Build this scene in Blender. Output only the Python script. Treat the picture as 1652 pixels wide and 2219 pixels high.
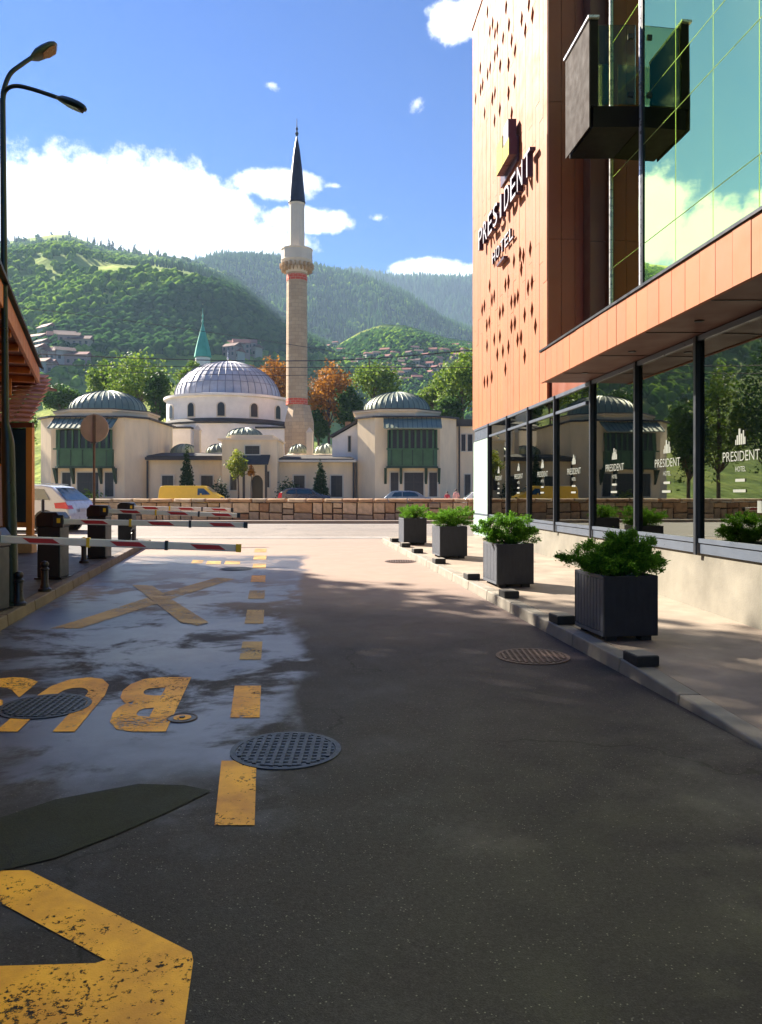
import bpy, bmesh, math, random
import numpy as np
from mathutils import Vector, Matrix, noise
R = math.radians
random.seed(7); rng = np.random.default_rng(7)
S = bpy.context.scene
COL = S.collection
for o in list(bpy.data.objects): bpy.data.objects.remove(o)

# ---------------------------------------------------------------- camera
EYE = 1.6
cam_d = bpy.data.cameras.new('camera'); cam = bpy.data.objects.new('camera', cam_d); COL.objects.link(cam)
cam.location = (0, 0, EYE); cam.rotation_euler = (R(90), 0, 0)
cam_d.sensor_fit = 'HORIZONTAL'; cam_d.sensor_width = 36; cam_d.lens = 36*1730/1652
cam_d.shift_y = -37.5/1652; cam_d.clip_start = .05; cam_d.clip_end = 20000
S.camera = cam
S.render.engine = 'CYCLES'
S.cycles.max_bounces = 8; S.cycles.transparent_max_bounces = 12; S.cycles.volume_bounces = 0
try: S.cycles.use_denoising = True
except Exception: pass
S.view_settings.view_transform = 'Standard'
try: S.view_settings.look = 'None'
except Exception: pass
S.view_settings.gamma = 1; S.view_settings.use_curve_mapping = False
S.view_settings.exposure = 2.05

# ---------------------------------------------------------------- sun + sky
SUN_EL = R(35); SUN_AZ = R(-50)            # azimuth from +Y towards +X
sun_dir = Vector((math.sin(SUN_AZ)*math.cos(SUN_EL), math.cos(SUN_AZ)*math.cos(SUN_EL), math.sin(SUN_EL)))
sl = bpy.data.lights.new('sun', 'SUN'); sl.energy = 5.0; sl.angle = R(.5); sl.color = (1, .90, .76)
so = bpy.data.objects.new('sun', sl); COL.objects.link(so)
so.rotation_euler = sun_dir.to_track_quat('Z', 'Y').to_euler()

W = bpy.data.worlds.new('World'); S.world = W; W.use_nodes = True
wt = W.node_tree; wt.nodes.clear()
def wn(t, **k):
    n = wt.nodes.new(t)
    for a, b in k.items(): setattr(n, a, b)
    return n
def wl(a, b): wt.links.new(a, b)
def wmath(op, a, b=None, clamp=False):
    n = wn('ShaderNodeMath', operation=op, use_clamp=clamp)
    for i, v in enumerate((a, b)):
        if v is None: continue
        if isinstance(v, (int, float)): n.inputs[i].default_value = v
        else: wl(v, n.inputs[i])
    return n.outputs[0]
sky = wn('ShaderNodeTexSky', sky_type='NISHITA', sun_disc=False, sun_elevation=SUN_EL, sun_rotation=SUN_AZ, altitude=600, air_density=1.0, dust_density=.6, ozone_density=4.0)
hs = wn('ShaderNodeHueSaturation'); hs.inputs['Saturation'].default_value = 2.0; hs.inputs['Hue'].default_value = .518; hs.inputs['Value'].default_value = .68
wl(sky.outputs[0], hs.inputs['Color'])
tc = wn('ShaderNodeTexCoord'); sep = wn('ShaderNodeSeparateXYZ'); wl(tc.outputs['Generated'], sep.inputs[0])
az = wmath('ARCTAN2', sep.outputs[0], sep.outputs[1]); el = wmath('ARCSINE', sep.outputs[2])
cmb = wn('ShaderNodeCombineXYZ'); wl(az, cmb.inputs[0]); wl(el, cmb.inputs[1])
nz = wn('ShaderNodeTexNoise'); nz.inputs['Scale'].default_value = 30; nz.inputs['Detail'].default_value = 9; nz.inputs['Roughness'].default_value = .66; wl(cmb.outputs[0], nz.inputs['Vector'])
nz2 = wn('ShaderNodeTexNoise'); nz2.inputs['Scale'].default_value = 9; nz2.inputs['Detail'].default_value = 5; wl(cmb.outputs[0], nz2.inputs['Vector'])
def azel(px, py):
    x, z = (px-826)/1730, (1072-py)/1730
    return math.atan2(x, 1), math.atan2(z, math.sqrt(1+x*x))
CL = [(150,450,195,118),(330,455,200,118),(470,490,120,88),(0,455,160,105),(600,400,92,34),(655,478,105,30),(550,520,130,40),(-90,440,110,110),(-220,470,120,100),(-400,420,120,90),(230,520,260,60),
      (40,342,40,14),(722,402,46,18),(815,472,48,24),(590,185,44,26),(905,225,46,50),(935,583,92,24),(1010,592,70,20),(985,45,66,46),(1075,5,80,62)]
m = None
for (px, py, rx, ry) in CL:
    a0, e0 = azel(px, py); ra = rx/1730*math.cos(a0)**2*1.02; re = ry/1730*math.cos(e0)*math.cos(a0)
    v1 = wn('ShaderNodeVectorMath', operation='SUBTRACT'); wl(cmb.outputs[0], v1.inputs[0]); v1.inputs[1].default_value = (a0, e0, 0)
    v2 = wn('ShaderNodeVectorMath', operation='MULTIPLY'); wl(v1.outputs[0], v2.inputs[0]); v2.inputs[1].default_value = (1/ra, 1/re, 0)
    v3 = wn('ShaderNodeVectorMath', operation='LENGTH'); wl(v2.outputs[0], v3.inputs[0])
    w_ = wmath('SUBTRACT', 1.0, v3.outputs['Value'])
    if rx < 60: w_ = wmath('SUBTRACT', wmath('MULTIPLY', w_, .8), .56)
    m = w_ if m is None else wmath('MAXIMUM', m, w_)
# other clouds behind and overhead: same kind, sparse
front = wmath('GREATER_THAN', sep.outputs[1], -.05)
amb = wmath('SUBTRACT', wmath('MULTIPLY', nz2.outputs[0], 3.2), 1.95)
amb = wmath('SUBTRACT', amb, wmath('MULTIPLY', front, 3.0))
m = wmath('MAXIMUM', wmath('MAXIMUM', m, -1.0), amb)
nn = wmath('MULTIPLY', wmath('SUBTRACT', nz.outputs[0], .5), 1.5)
mr = wn('ShaderNodeMapRange', interpolation_type='SMOOTHSTEP'); wl(wmath('ADD', m, nn), mr.inputs[0])
mr.inputs[1].default_value = -.12; mr.inputs[2].default_value = .34
cr = wn('ShaderNodeMapRange'); wl(nz2.outputs[0], cr.inputs[0]); cr.inputs[1].default_value = .3; cr.inputs[2].default_value = .7; cr.inputs[3].default_value = .80; cr.inputs[4].default_value = 1.05
cc = wn('ShaderNodeVectorMath', operation='SCALE'); cc.inputs[0].default_value = (9.0, 9.2, 9.8); wl(cr.outputs[0], cc.inputs['Scale'])
mx = wn('ShaderNodeMix', data_type='RGBA'); wl(mr.outputs[0], mx.inputs[0]); wl(hs.outputs[0], mx.inputs[6]); wl(cc.outputs[0], mx.inputs[7])
bg = wn('ShaderNodeBackground'); bg.inputs['Strength'].default_value = .05; wl(mx.outputs[2], bg.inputs[0])
wo = wn('ShaderNodeOutputWorld'); wl(bg.outputs[0], wo.inputs[0])

# ---------------------------------------------------------------- materials
def srgb(r, g, b):
    f = lambda c: ((c/255)/12.92 if c/255 <= .04045 else (((c/255)+.055)/1.055)**2.4)
    return (f(r), f(g), f(b), 1)
class Mat:
    def __init__(s, name):
        s.m = bpy.data.materials.new(name); s.m.use_nodes = True; s.t = s.m.node_tree
        s.b = s.t.nodes['Principled BSDF']; s.out = s.t.nodes['Material Output']; s._c = None
    def n(s, t, **k):
        n = s.t.nodes.new(t)
        for a, b in k.items(): setattr(n, a, b)
        return n
    def l(s, a, b): s.t.links.new(a, b)
    def co(s, scale=(1,1,1)):
        if s._c is None: s._c = s.n('ShaderNodeTexCoord')
        if scale == (1,1,1): return s._c.outputs['Object']
        mp = s.n('ShaderNodeMapping'); mp.inputs['Scale'].default_value = scale; s.l(s._c.outputs['Object'], mp.inputs[0]); return mp.outputs[0]
    def noise(s, scale, detail=4, rough=.55, sc=(1,1,1), dist=0):
        n = s.n('ShaderNodeTexNoise'); n.inputs['Scale'].default_value = scale; n.inputs['Detail'].default_value = detail
        n.inputs['Roughness'].default_value = rough; n.inputs['Distortion'].default_value = dist
        s.l(s.co(sc), n.inputs['Vector']); return n.outputs[0]
    def ramp(s, fac, stops):
        n = s.n('ShaderNodeValToRGB'); s.l(fac, n.inputs[0]); e = n.color_ramp.elements
        while len(e) < len(stops): e.new(.5)
        for i, (p, c) in enumerate(stops):
            e[i].position = p; e[i].color = c if len(c) == 4 else (*c, 1)
        return n.outputs[0]
    def rng(s, fac, a, b, c=0, d=1, smooth=False):
        n = s.n('ShaderNodeMapRange'); 
        if smooth: n.interpolation_type = 'SMOOTHSTEP'
        s.l(fac, n.inputs[0])
        for i, v in enumerate((a, b, c, d)): n.inputs[i+1].default_value = v
        return n.outputs[0]
    def math(s, op, a, b=None, clamp=False):
        n = s.n('ShaderNodeMath', operation=op, use_clamp=clamp)
        for i, v in enumerate((a, b)):
            if v is None: continue
            if isinstance(v, (int, float)): n.inputs[i].default_value = v
            else: s.l(v, n.inputs[i])
        return n.outputs[0]
    def mix(s, fac, a, b):
        n = s.n('ShaderNodeMix', data_type='RGBA')
        for i, v in ((0, fac), (6, a), (7, b)):
            if isinstance(v, (int, float)): n.inputs[i].default_value = v
            elif isinstance(v, tuple): n.inputs[i].default_value = v if len(v) == 4 else (*v, 1)
            else: s.l(v, n.inputs[i])
        return n.outputs[2]
    def bump(s, h, strength=.3, dist=.01):
        n = s.n('ShaderNodeBump'); n.inputs['Strength'].default_value = strength; n.inputs['Distance'].default_value = dist
        s.l(h, n.inputs['Height']); s.l(n.outputs[0], s.b.inputs['Normal']); return n
    def set(s, k, v):
        i = s.b.inputs[k]
        if isinstance(v, (int, float)): i.default_value = v
        elif isinstance(v, tuple): i.default_value = v if len(v) == 4 else (*v, 1)
        else: s.l(v, i)
        return s
def simple(name, col, rough=.6, var=.15, scale=6, metal=0, bump=.15, bscale=60, bd=.004, sc=(1,1,1), spec=None, coat=0):
    M = Mat(name); c = col[:3]
    n = M.noise(scale, 5, .6, sc)
    lo = tuple(max(0, x*(1-var)) for x in c); hi = tuple(min(1, x*(1+var)) for x in c)
    M.set('Base Color', M.ramp(n, [(.3, lo), (.7, hi)]))
    M.set('Roughness', M.rng(M.noise(scale*2.3, 3), .3, .7, max(.02, rough-.08), min(1, rough+.08))); M.set('Metallic', metal)
    if spec is not None: M.b.inputs['Specular IOR Level'].default_value = spec
    if coat: M.b.inputs['Coat Weight'].default_value = coat; M.b.inputs['Coat Roughness'].default_value = .08
    if bump: M.bump(M.noise(bscale, 3), bump, bd)
    return M.m

# ---- asphalt with wet, sky-reflecting part
def asphalt(name, wet=False, lo=(.019,.0148,.020), hi=(.047,.036,.043), speck=True):
    M = Mat(name)
    big = M.noise(.55, 5, .6, dist=.4); mid = M.noise(3.1, 4, .6); fine = M.noise(140, 3, .7); 
    c = M.ramp(M.math('ADD', M.math('MULTIPLY', big, .6), M.math('MULTIPLY', mid, .4)), [(.35, lo), (.65, hi)])
    f2 = M.math('MULTIPLY', M.rng(fine, .35, .7, .55, 1.35), M.rng(M.noise(48, 4, .75), .3, .7, .6, 1.45))
    mm = M.n('ShaderNodeVectorMath', operation='SCALE'); M.l(c, mm.inputs[0]); M.l(f2, mm.inputs['Scale']); c = mm.outputs[0]
    if speck:
        vo = M.n('ShaderNodeTexVoronoi'); vo.inputs['Scale'].default_value = 55; M.l(M.co(), vo.inputs['Vector'])
        sp = M.math('MULTIPLY', M.math('LESS_THAN', vo.outputs['Distance'], .17), M.math('GREATER_THAN', M.noise(31, 2), .53))
        c = M.mix(M.math('MULTIPLY', sp, .8), c, (.22,.20,.18))
    vc = M.n('ShaderNodeTexVoronoi', feature='DISTANCE_TO_EDGE'); vc.inputs['Scale'].default_value = .34; nd = M.n('ShaderNodeVectorMath', operation='ADD'); nn_ = M.n('ShaderNodeTexNoise'); nn_.inputs['Scale'].default_value = 2.2; nn_.inputs['Detail'].default_value = 6; M.l(M.co(), nn_.inputs['Vector']); M.l(M.co(), nd.inputs[0]); M.l(nn_.outputs['Color'], nd.inputs[1]); M.l(nd.outputs[0], vc.inputs['Vector'])
    crack = M.math('MULTIPLY', M.rng(vc.outputs['Distance'], .002, .007, 1, 0), M.rng(M.noise(.9, 3), .5, .56, 0, .8))
    c = M.mix(crack, c, (.006,.006,.006))
    c = M.mix(M.rng(M.noise(1.9, 5, .7), .62, .72, 0, .5), c, (.010,.009,.009))
    rough = M.rng(mid, .3, .7, .62, .78); M.b.inputs['Specular IOR Level'].default_value = .3
    if wet:
        sx = M.n('ShaderNodeSeparateXYZ'); M.l(M.co(), sx.inputs[0])
        r_ = M.math('ADD', sx.outputs[0], M.math('MULTIPLY', sx.outputs[1], .09))   # across the lane
        edge = M.math('ADD', r_, M.math('MULTIPLY', M.math('SUBTRACT', M.noise(1.3, 4, .6, (1,.5,1)), .5), 1.1))
        a = M.rng(edge, -.28, -.02, 1, 0, True)
        b = M.rng(M.math('ADD', sx.outputs[1], M.math('MULTIPLY', M.math('SUBTRACT', M.noise(1.7, 4), .5), 2.2)), 3.5, 5.0, 0, 1, True)
        d = M.rng(sx.outputs[1], 16.2, 17.0, 1, 0, True)
        dry = M.rng(M.noise(1.25, 6, .66, (.75, .8, 1), .3), .48, .60, 1, 0, True)
        near = M.rng(sx.outputs[1], 11, 13, 0, 1)
        dry = M.math('MAXIMUM', dry, M.math('MULTIPLY', near, .6))
        w = M.math('MULTIPLY', M.math('MULTIPLY', a, b), M.math('MULTIPLY', d, dry))
        # a faint damp film elsewhere
        damp = M.math('MULTIPLY', M.rng(M.noise(.8, 5, .65), .5, .72, 0, .5, True), M.rng(sx.outputs[1], 2.0, 8.5, .55, 0, True))
        w = M.math('MAXIMUM', w, damp)
        rough = M.math('ADD', M.math('MULTIPLY', rough, M.math('SUBTRACT', 1.0, w)), M.math('MULTIPLY', M.rng(mid, .3, .7, .28, .42), w))
        c = M.mix(w, c, M.mix(.6, c, (.008,.010,.018)))
        lit_tone = M.rng(M.math('ADD', sx.outputs[1], M.math('MULTIPLY', M.noise(.6,4), 5)), 9.5, 15.5, 0, 1, True)  # sunlight painted into the asphalt: much paler beyond the shaded foreground
        c = M.mix(M.math('MULTIPLY', lit_tone, M.math('SUBTRACT', 1.0, w)), c, M.mix(.92, c, M.mix(M.noise(2.6,6,.7), (.36,.265,.21), (.26,.20,.165))))
        M.b.inputs['Coat Roughness'].default_value = .36; M.set('Specular IOR Level', M.math('ADD', .28, M.math('MULTIPLY', w, .72)))
        M.set('Coat Weight', M.math('MULTIPLY', w, .75))
    M.set('Base Color', c); M.set('Roughness', rough)
    h = M.math('ADD', M.math('MULTIPLY', fine, .8), M.math('MULTIPLY', M.noise(300, 2), .5))
    M.bump(h, .55, .006)
    return M.m
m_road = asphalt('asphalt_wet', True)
m_patch = asphalt('asphalt_patch', False, (.010,.011,.006), (.022,.022,.012), False)
m_river_road = asphalt('asphalt_dry', False, (.19,.165,.14), (.27,.235,.20), False)
m_walk = simple('pavement_right', (.27,.215,.165), .8, .30, 1.6, bump=.35, bscale=90, bd=.004)
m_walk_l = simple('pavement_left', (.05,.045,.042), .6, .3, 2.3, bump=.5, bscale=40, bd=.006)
m_kerb = simple('kerb_stone', (.24,.215,.175), .75, .25, 3.0, bump=.4, bscale=70, bd=.004)
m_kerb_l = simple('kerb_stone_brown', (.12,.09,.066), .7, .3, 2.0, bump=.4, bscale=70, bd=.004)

def paint(name, c1, c2, wear=.5):
    M = Mat(name)
    n = M.math('ADD', M.math('MULTIPLY', M.noise(38, 5, .75), .62), M.math('MULTIPLY', M.noise(3.0, 4, .6), .38))
    M.set('Base Color', M.ramp(M.noise(2.3, 5, .65), [(.32, c1), (.62, c2)])); M.set('Roughness', .55)
    hole = M.rng(n, wear-.02, wear+.02, 0, 1)
    tr = M.n('ShaderNodeBsdfTransparent'); mxs = M.n('ShaderNodeMixShader')
    M.l(hole, mxs.inputs[0]); M.l(M.b.outputs[0], mxs.inputs[1]); M.l(tr.outputs[0], mxs.inputs[2]); M.l(mxs.outputs[0], M.out.inputs[0])
    M.bump(M.noise(150, 3), .4, .003)
    return M.m
m_yel = paint('road_paint_yellow', (.44,.165,.007), (.80,.36,.012), .56)
m_yel_pale = paint('road_paint_faded', (.30,.17,.045), (.50,.30,.07), .545)
m_white_l = paint('road_paint_white', (.6,.6,.58), (.7,.7,.68), .6)

m_orange = simple('terracotta_cladding', (.32,.090,.020), .65, .07, 1.2, bump=.05, bscale=20, bd=.002)
def vary(m, amt):
    t = m.node_tree; b = t.nodes['Principled BSDF']; src = b.inputs['Base Color'].links[0].from_socket
    oi = t.nodes.new('ShaderNodeObjectInfo'); mr_ = t.nodes.new('ShaderNodeMapRange'); t.links.new(oi.outputs['Random'], mr_.inputs[0]); mr_.inputs[3].default_value = 1-amt; mr_.inputs[4].default_value = 1+amt
    vm = t.nodes.new('ShaderNodeVectorMath'); vm.operation = 'SCALE'; t.links.new(src, vm.inputs[0]); t.links.new(mr_.outputs[0], vm.inputs['Scale']); t.links.new(vm.outputs[0], b.inputs['Base Color'])
vary(m_orange, .09)
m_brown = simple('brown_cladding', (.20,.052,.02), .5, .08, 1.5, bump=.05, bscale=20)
m_perf = simple('perforation_dark', (.030,.008,.004), 1.0, .2, 9, bump=0, spec=0)
m_soffit = simple('soffit_panel', (.10,.034,.018), .55, .08, 1.0, bump=.03)
m_frame = simple('window_frame_dark', (.016,.020,.028), .4, .15, 4, bump=.03)
m_frame2 = simple('window_frame_gray', (.09,.11,.145), .35, .1, 3, bump=.03)
m_plinth = simple('plinth_concrete', (.18,.165,.13), .85, .28, 1.6, bump=.35, bscale=45, bd=.006)
m_pillar = simple('pillar_pale', (.36,.50,.41), .5, .06, 1.5, bump=.03)
m_balc = simple('balcony_charcoal', (.006,.005,.005), .7, .15, 3, bump=.05, spec=.1)
m_balc_side = simple('balcony_side_panel', (.035,.027,.024), .8, .15, 2.5, bump=.15, bscale=40, spec=.15)
m_steel = simple('steel_light', (.55,.56,.58), .3, .08, 5, metal=.6, bump=0)
m_letter = simple('letter_white', (.42,.40,.44), .35, .05, 5, bump=0)
m_letter_side = simple('letter_return_dark', (.05,.025,.05), .4, .1, 5, bump=0)
m_emb = simple('emblem_yellow', (.42,.34,.012), .35, .05, 5, bump=0)
m_interior = simple('interior_dark', (.05,.05,.045), .8, .3, 1)
m_decal = simple('window_lettering', (.20,.215,.19), .5, .04, 6, bump=0)
def glass(name, tint, refl, ior=1.6, base_refl=0.0, wav=0.0):
    M = Mat(name); M.t.nodes.remove(M.b)
    g = M.n('ShaderNodeBsdfGlossy'); g.inputs['Color'].default_value = (*refl, 1); g.inputs['Roughness'].default_value = .012
    t = M.n('ShaderNodeBsdfTransparent'); t.inputs['Color'].default_value = (*tint, 1)
    f = M.n('ShaderNodeFresnel'); f.inputs['IOR'].default_value = ior
    fac = M.math('MAXIMUM', f.outputs[0], base_refl)
    if wav:
        bp = M.n('ShaderNodeBump'); bp.inputs['Strength'].default_value = wav; bp.inputs['Distance'].default_value = .01
        M.l(M.noise(.9, 2, .5), bp.inputs['Height']); M.l(bp.outputs[0], g.inputs['Normal'])
    mxs = M.n('ShaderNodeMixShader'); M.l(fac, mxs.inputs[0]); M.l(t.outputs[0], mxs.inputs[1]); M.l(g.outputs[0], mxs.inputs[2]); M.l(mxs.outputs[0], M.out.inputs[0])
    return M.m
m_glass = glass('shopfront_glass', (.20,.22,.19), (.92,.96,.84), 1.75, .30, .10)
m_glass_up = glass('mirror_glass_green', (.08,.10,.05), (.76,.95,.42), 2.4, .88, .12)
m_glass_rail = glass('railing_glass', (.80,.80,.62), (.9,1,.8), 1.5, .08)
m_glass_dk = glass('dark_window_glass', (.05,.05,.05), (.8,.85,.9), 1.6, .12)
m_planter = simple('planter_wood_charcoal', (.013,.016,.022), .55, .3, 5, sc=(6,6,1), bump=.35, bscale=30)
m_planter_side_lit = simple('planter_wood_slat_lit', (.085,.095,.118), .55, .2, 7, sc=(8,8,1), bump=.35, bscale=30)  # paler than the front boards: sun on the slatted sides put into the colour
m_soil = simple('soil', (.04,.028,.02), .95, .4, 20)
m_block = simple('rubber_block', (.018,.018,.017), .7, .3, 12)
m_iron = simple('cast_iron', (.045,.05,.058), .42, .3, 14, metal=.5, bump=.5, bscale=120)
m_rust = simple('cast_iron_rusty', (.10,.065,.05), .6, .35, 12, metal=.3, bump=.5, bscale=120)
m_cab = simple('barrier_cabinet', (.012,.018,.024), .45, .12, 3, bump=.06)
m_black = simple('black_plastic', (.012,.012,.015), .35, .2, 5, bump=0)
m_armw = simple('barrier_white', (.72,.70,.66), .4, .07, 6, bump=0)
m_red = simple('barrier_red', (.42,.02,.02), .4, .12, 8, bump=0)
m_yelp = simple('yellow_plastic', (.75,.48,.02), .5, .1, 6, bump=0)
m_dgreen = simple('lamp_post_green', (.008,.018,.014), .35, .3, 5, bump=.05)
m_lampglass = simple('lamp_glass', (.07,.06,.04), .25, .1, 9, bump=0)
m_wood = simple('varnished_timber', (.42,.13,.03), .5, .3, 3, sc=(1,1,.25), bump=.15)
m_wood_d = simple('timber_dark_red', (.13,.03,.014), .6, .3, 3, bump=.15)
m_wood_l = simple('timber_orange', (.62,.24,.05), .5, .2, 3, sc=(1,1,.2))
m_tile = simple('roof_tile_red', (.50,.22,.15), .7, .25, 5, bump=.3)
m_roofblk = simple('roof_sheet_black', (.012,.012,.012), .5, .2, 5)
m_cream = simple('cream_render', (.84,.66,.42), .85, .12, .8, bump=.15, bscale=8, bd=.02, sc=(1,1,.3))
m_cream2 = simple('cream_render_trim', (.78,.62,.42), .85, .07, .5, bump=.1, bscale=8, bd=.02)
m_mwhite = simple('mosque_white_render', (.82,.77,.70), .85, .10, .6, bump=.1, bscale=6, bd=.02)
m_lead = simple('lead_sheet', (.47,.46,.48), .5, .22, .6, metal=.1, bump=.25, bscale=3, bd=.05)
m_lead_r = simple('lead_seam', (.27,.27,.31), .6, .1, 1)
m_lead_d = simple('lead_sheet_dark', (.075,.068,.06), .75, .25, .8, spec=.2)
m_patina = simple('copper_patina', (.27,.30,.20), .55, .25, .5, metal=.15, bump=.25, bscale=3, bd=.05)
m_patina_d = simple('patina_rib', (.12,.15,.12), .5, .25, .8, metal=.2)
m_gwood = simple('green_bay_timber', (.045,.105,.04), .6, .2, 1.2, bump=.2, bscale=6)
m_gwood_d = simple('green_bay_dark', (.02,.045,.022), .6, .2, 1.2)
m_dark = simple('dark_opening', (.018,.018,.018), .35, .2, 3, bump=0)
m_trim = simple('window_surround', (.66,.58,.45), .8, .06, 1)
m_gutter = simple('dark_gutter', (.045,.035,.03), .5, .2, 2)
def blockstone(name, c1, c2, mort, w, h):
    M = Mat(name); br = M.n('ShaderNodeTexBrick')
    sx = M.n('ShaderNodeSeparateXYZ'); M.l(M.co(), sx.inputs[0]); cb = M.n('ShaderNodeCombineXYZ')
    M.l(M.math('ADD', sx.outputs[0], M.math('MULTIPLY', sx.outputs[1], .35)), cb.inputs[0]); M.l(sx.outputs[2], cb.inputs[1]); M.l(cb.outputs[0], br.inputs['Vector'])
    br.inputs['Scale'].default_value = 1; br.inputs['Brick Width'].default_value = w; br.inputs['Row Height'].default_value = h; br.inputs['Mortar Size'].default_value = .02
    br.inputs['Color1'].default_value = (*c1, 1); br.inputs['Color2'].default_value = (*c2, 1); br.inputs['Mortar'].default_value = (*mort, 1)
    M.set('Base Color', M.mix(M.rng(M.noise(.5, 5), .35, .7, 0, .35), br.outputs['Color'], (.30,.20,.13))); M.set('Roughness', .8)
    M.bump(M.noise(5, 4), .3, .03)
    return M.m
m_minaret = blockstone('minaret_limestone', (.60,.44,.27), (.50,.36,.22), (.40,.29,.19), .75, .42)
m_minaret_up = simple('minaret_pale_stone', (.72,.62,.49), .8, .08, .6)
m_minred = blockstone('minaret_red_band', (.70,.07,.035), (.72,.10,.05), (.70,.38,.25), .55, .3)
m_spire = simple('spire_lead_dark', (.035,.036,.048), .4, .3, 1.2, metal=.3)
m_gspire = simple('green_copper_spire', (.10,.42,.28), .5, .2, .3)
stone_mats = [simple('wall_stone_%s' % k, c, .85, .22, 3.5, bump=.5, bscale=14, bd=.02) for k, c in
              (('buff', (.52,.37,.22)), ('ochre', (.46,.29,.16)), ('gray', (.38,.30,.21)), ('brown', (.34,.20,.11)), ('pale', (.62,.47,.31)))]
m_mortar = simple('wall_mortar', (.07,.045,.028), .95, .25, 4)
def leafmat(name, c1, c2, tr=.35):
    M = Mat(name)
    oi = M.n('ShaderNodeTexNoise'); oi.inputs['Scale'].default_value = .55; M.l(M.co(), oi.inputs['Vector'])
    wn_ = M.n('ShaderNodeTexWhiteNoise'); 
    gi = M.n('ShaderNodeNewGeometry'); M.l(gi.outputs['Random Per Island'], wn_.inputs['Vector'])
    f = M.math('ADD', M.math('MULTIPLY', oi.outputs[0], .6), M.math('MULTIPLY', gi.outputs['Random Per Island'], .4))
    c = M.ramp(f, [(.3, c1), (.72, c2)]); M.set('Base Color', c); M.set('Roughness', .6)
    M.b.inputs['Specular IOR Level'].default_value = .2 if tr > 0 else 0
    tl = M.n('ShaderNodeBsdfTranslucent'); M.l(c, tl.inputs[0]); mxs = M.n('ShaderNodeMixShader'); mxs.inputs[0].default_value = tr
    M.l(M.b.outputs[0], mxs.inputs[1]); M.l(tl.outputs[0], mxs.inputs[2]); M.l(mxs.outputs[0], M.out.inputs[0])
    return M.m
m_juniper = leafmat('juniper_leaves', (.045,.14,.010), (.18,.38,.03), .45)
m_leaf_g = leafmat('leaves_green', (.07,.15,.018), (.24,.33,.04), .4)
m_leaf_d = leafmat('leaves_dark_green', (.025,.07,.014), (.08,.16,.025), .35)
m_leaf_o = leafmat('leaves_autumn', (.22,.085,.012), (.50,.23,.03), .4)
m_leaf_y = leafmat('leaves_yellow_green', (.11,.17,.016), (.34,.36,.04), .4)
m_leaf_c = leafmat('leaves_cypress', (.012,.035,.008), (.04,.075,.015), .2)
m_bark = simple('bark', (.09,.06,.04), .9, .3, 4, bump=.5, bscale=12, bd=.03)
def hillmat(name, a, b, c, sc=.009):
    M = Mat(name); n = M.noise(sc, 8, .62, dist=.4); n2 = M.noise(sc*9, 5, .6)
    f = M.math('ADD', M.math('MULTIPLY', n, .7), M.math('MULTIPLY', n2, .3))
    M.set('Base Color', M.ramp(f, [(.38, a), (.5, b), (.62, c)])); M.set('Roughness', .95); M.b.inputs['Specular IOR Level'].default_value = .05
    M.bump(n2, .6, 4); return M.m
m_hill_n = hillmat('hill_meadow', (.07,.14,.02), (.20,.28,.04), (.40,.42,.09))
m_hill_b = hillmat('hill_forest_floor', (.025,.05,.018), (.045,.08,.022), (.09,.13,.03))
m_hill_f = leafmat('hill_forest_leaves', (.045,.115,.014), (.17,.27,.03), .0)
m_hill_p = leafmat('hill_pine_leaves', (.016,.055,.016), (.05,.11,.022), .0)
m_far = simple('bank_ground', (.12,.11,.08), .9, .2, .2)
m_water = simple('river_water', (.05,.06,.04), .12, .2, .5, bump=.3, bscale=2, bd=.05)

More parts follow.
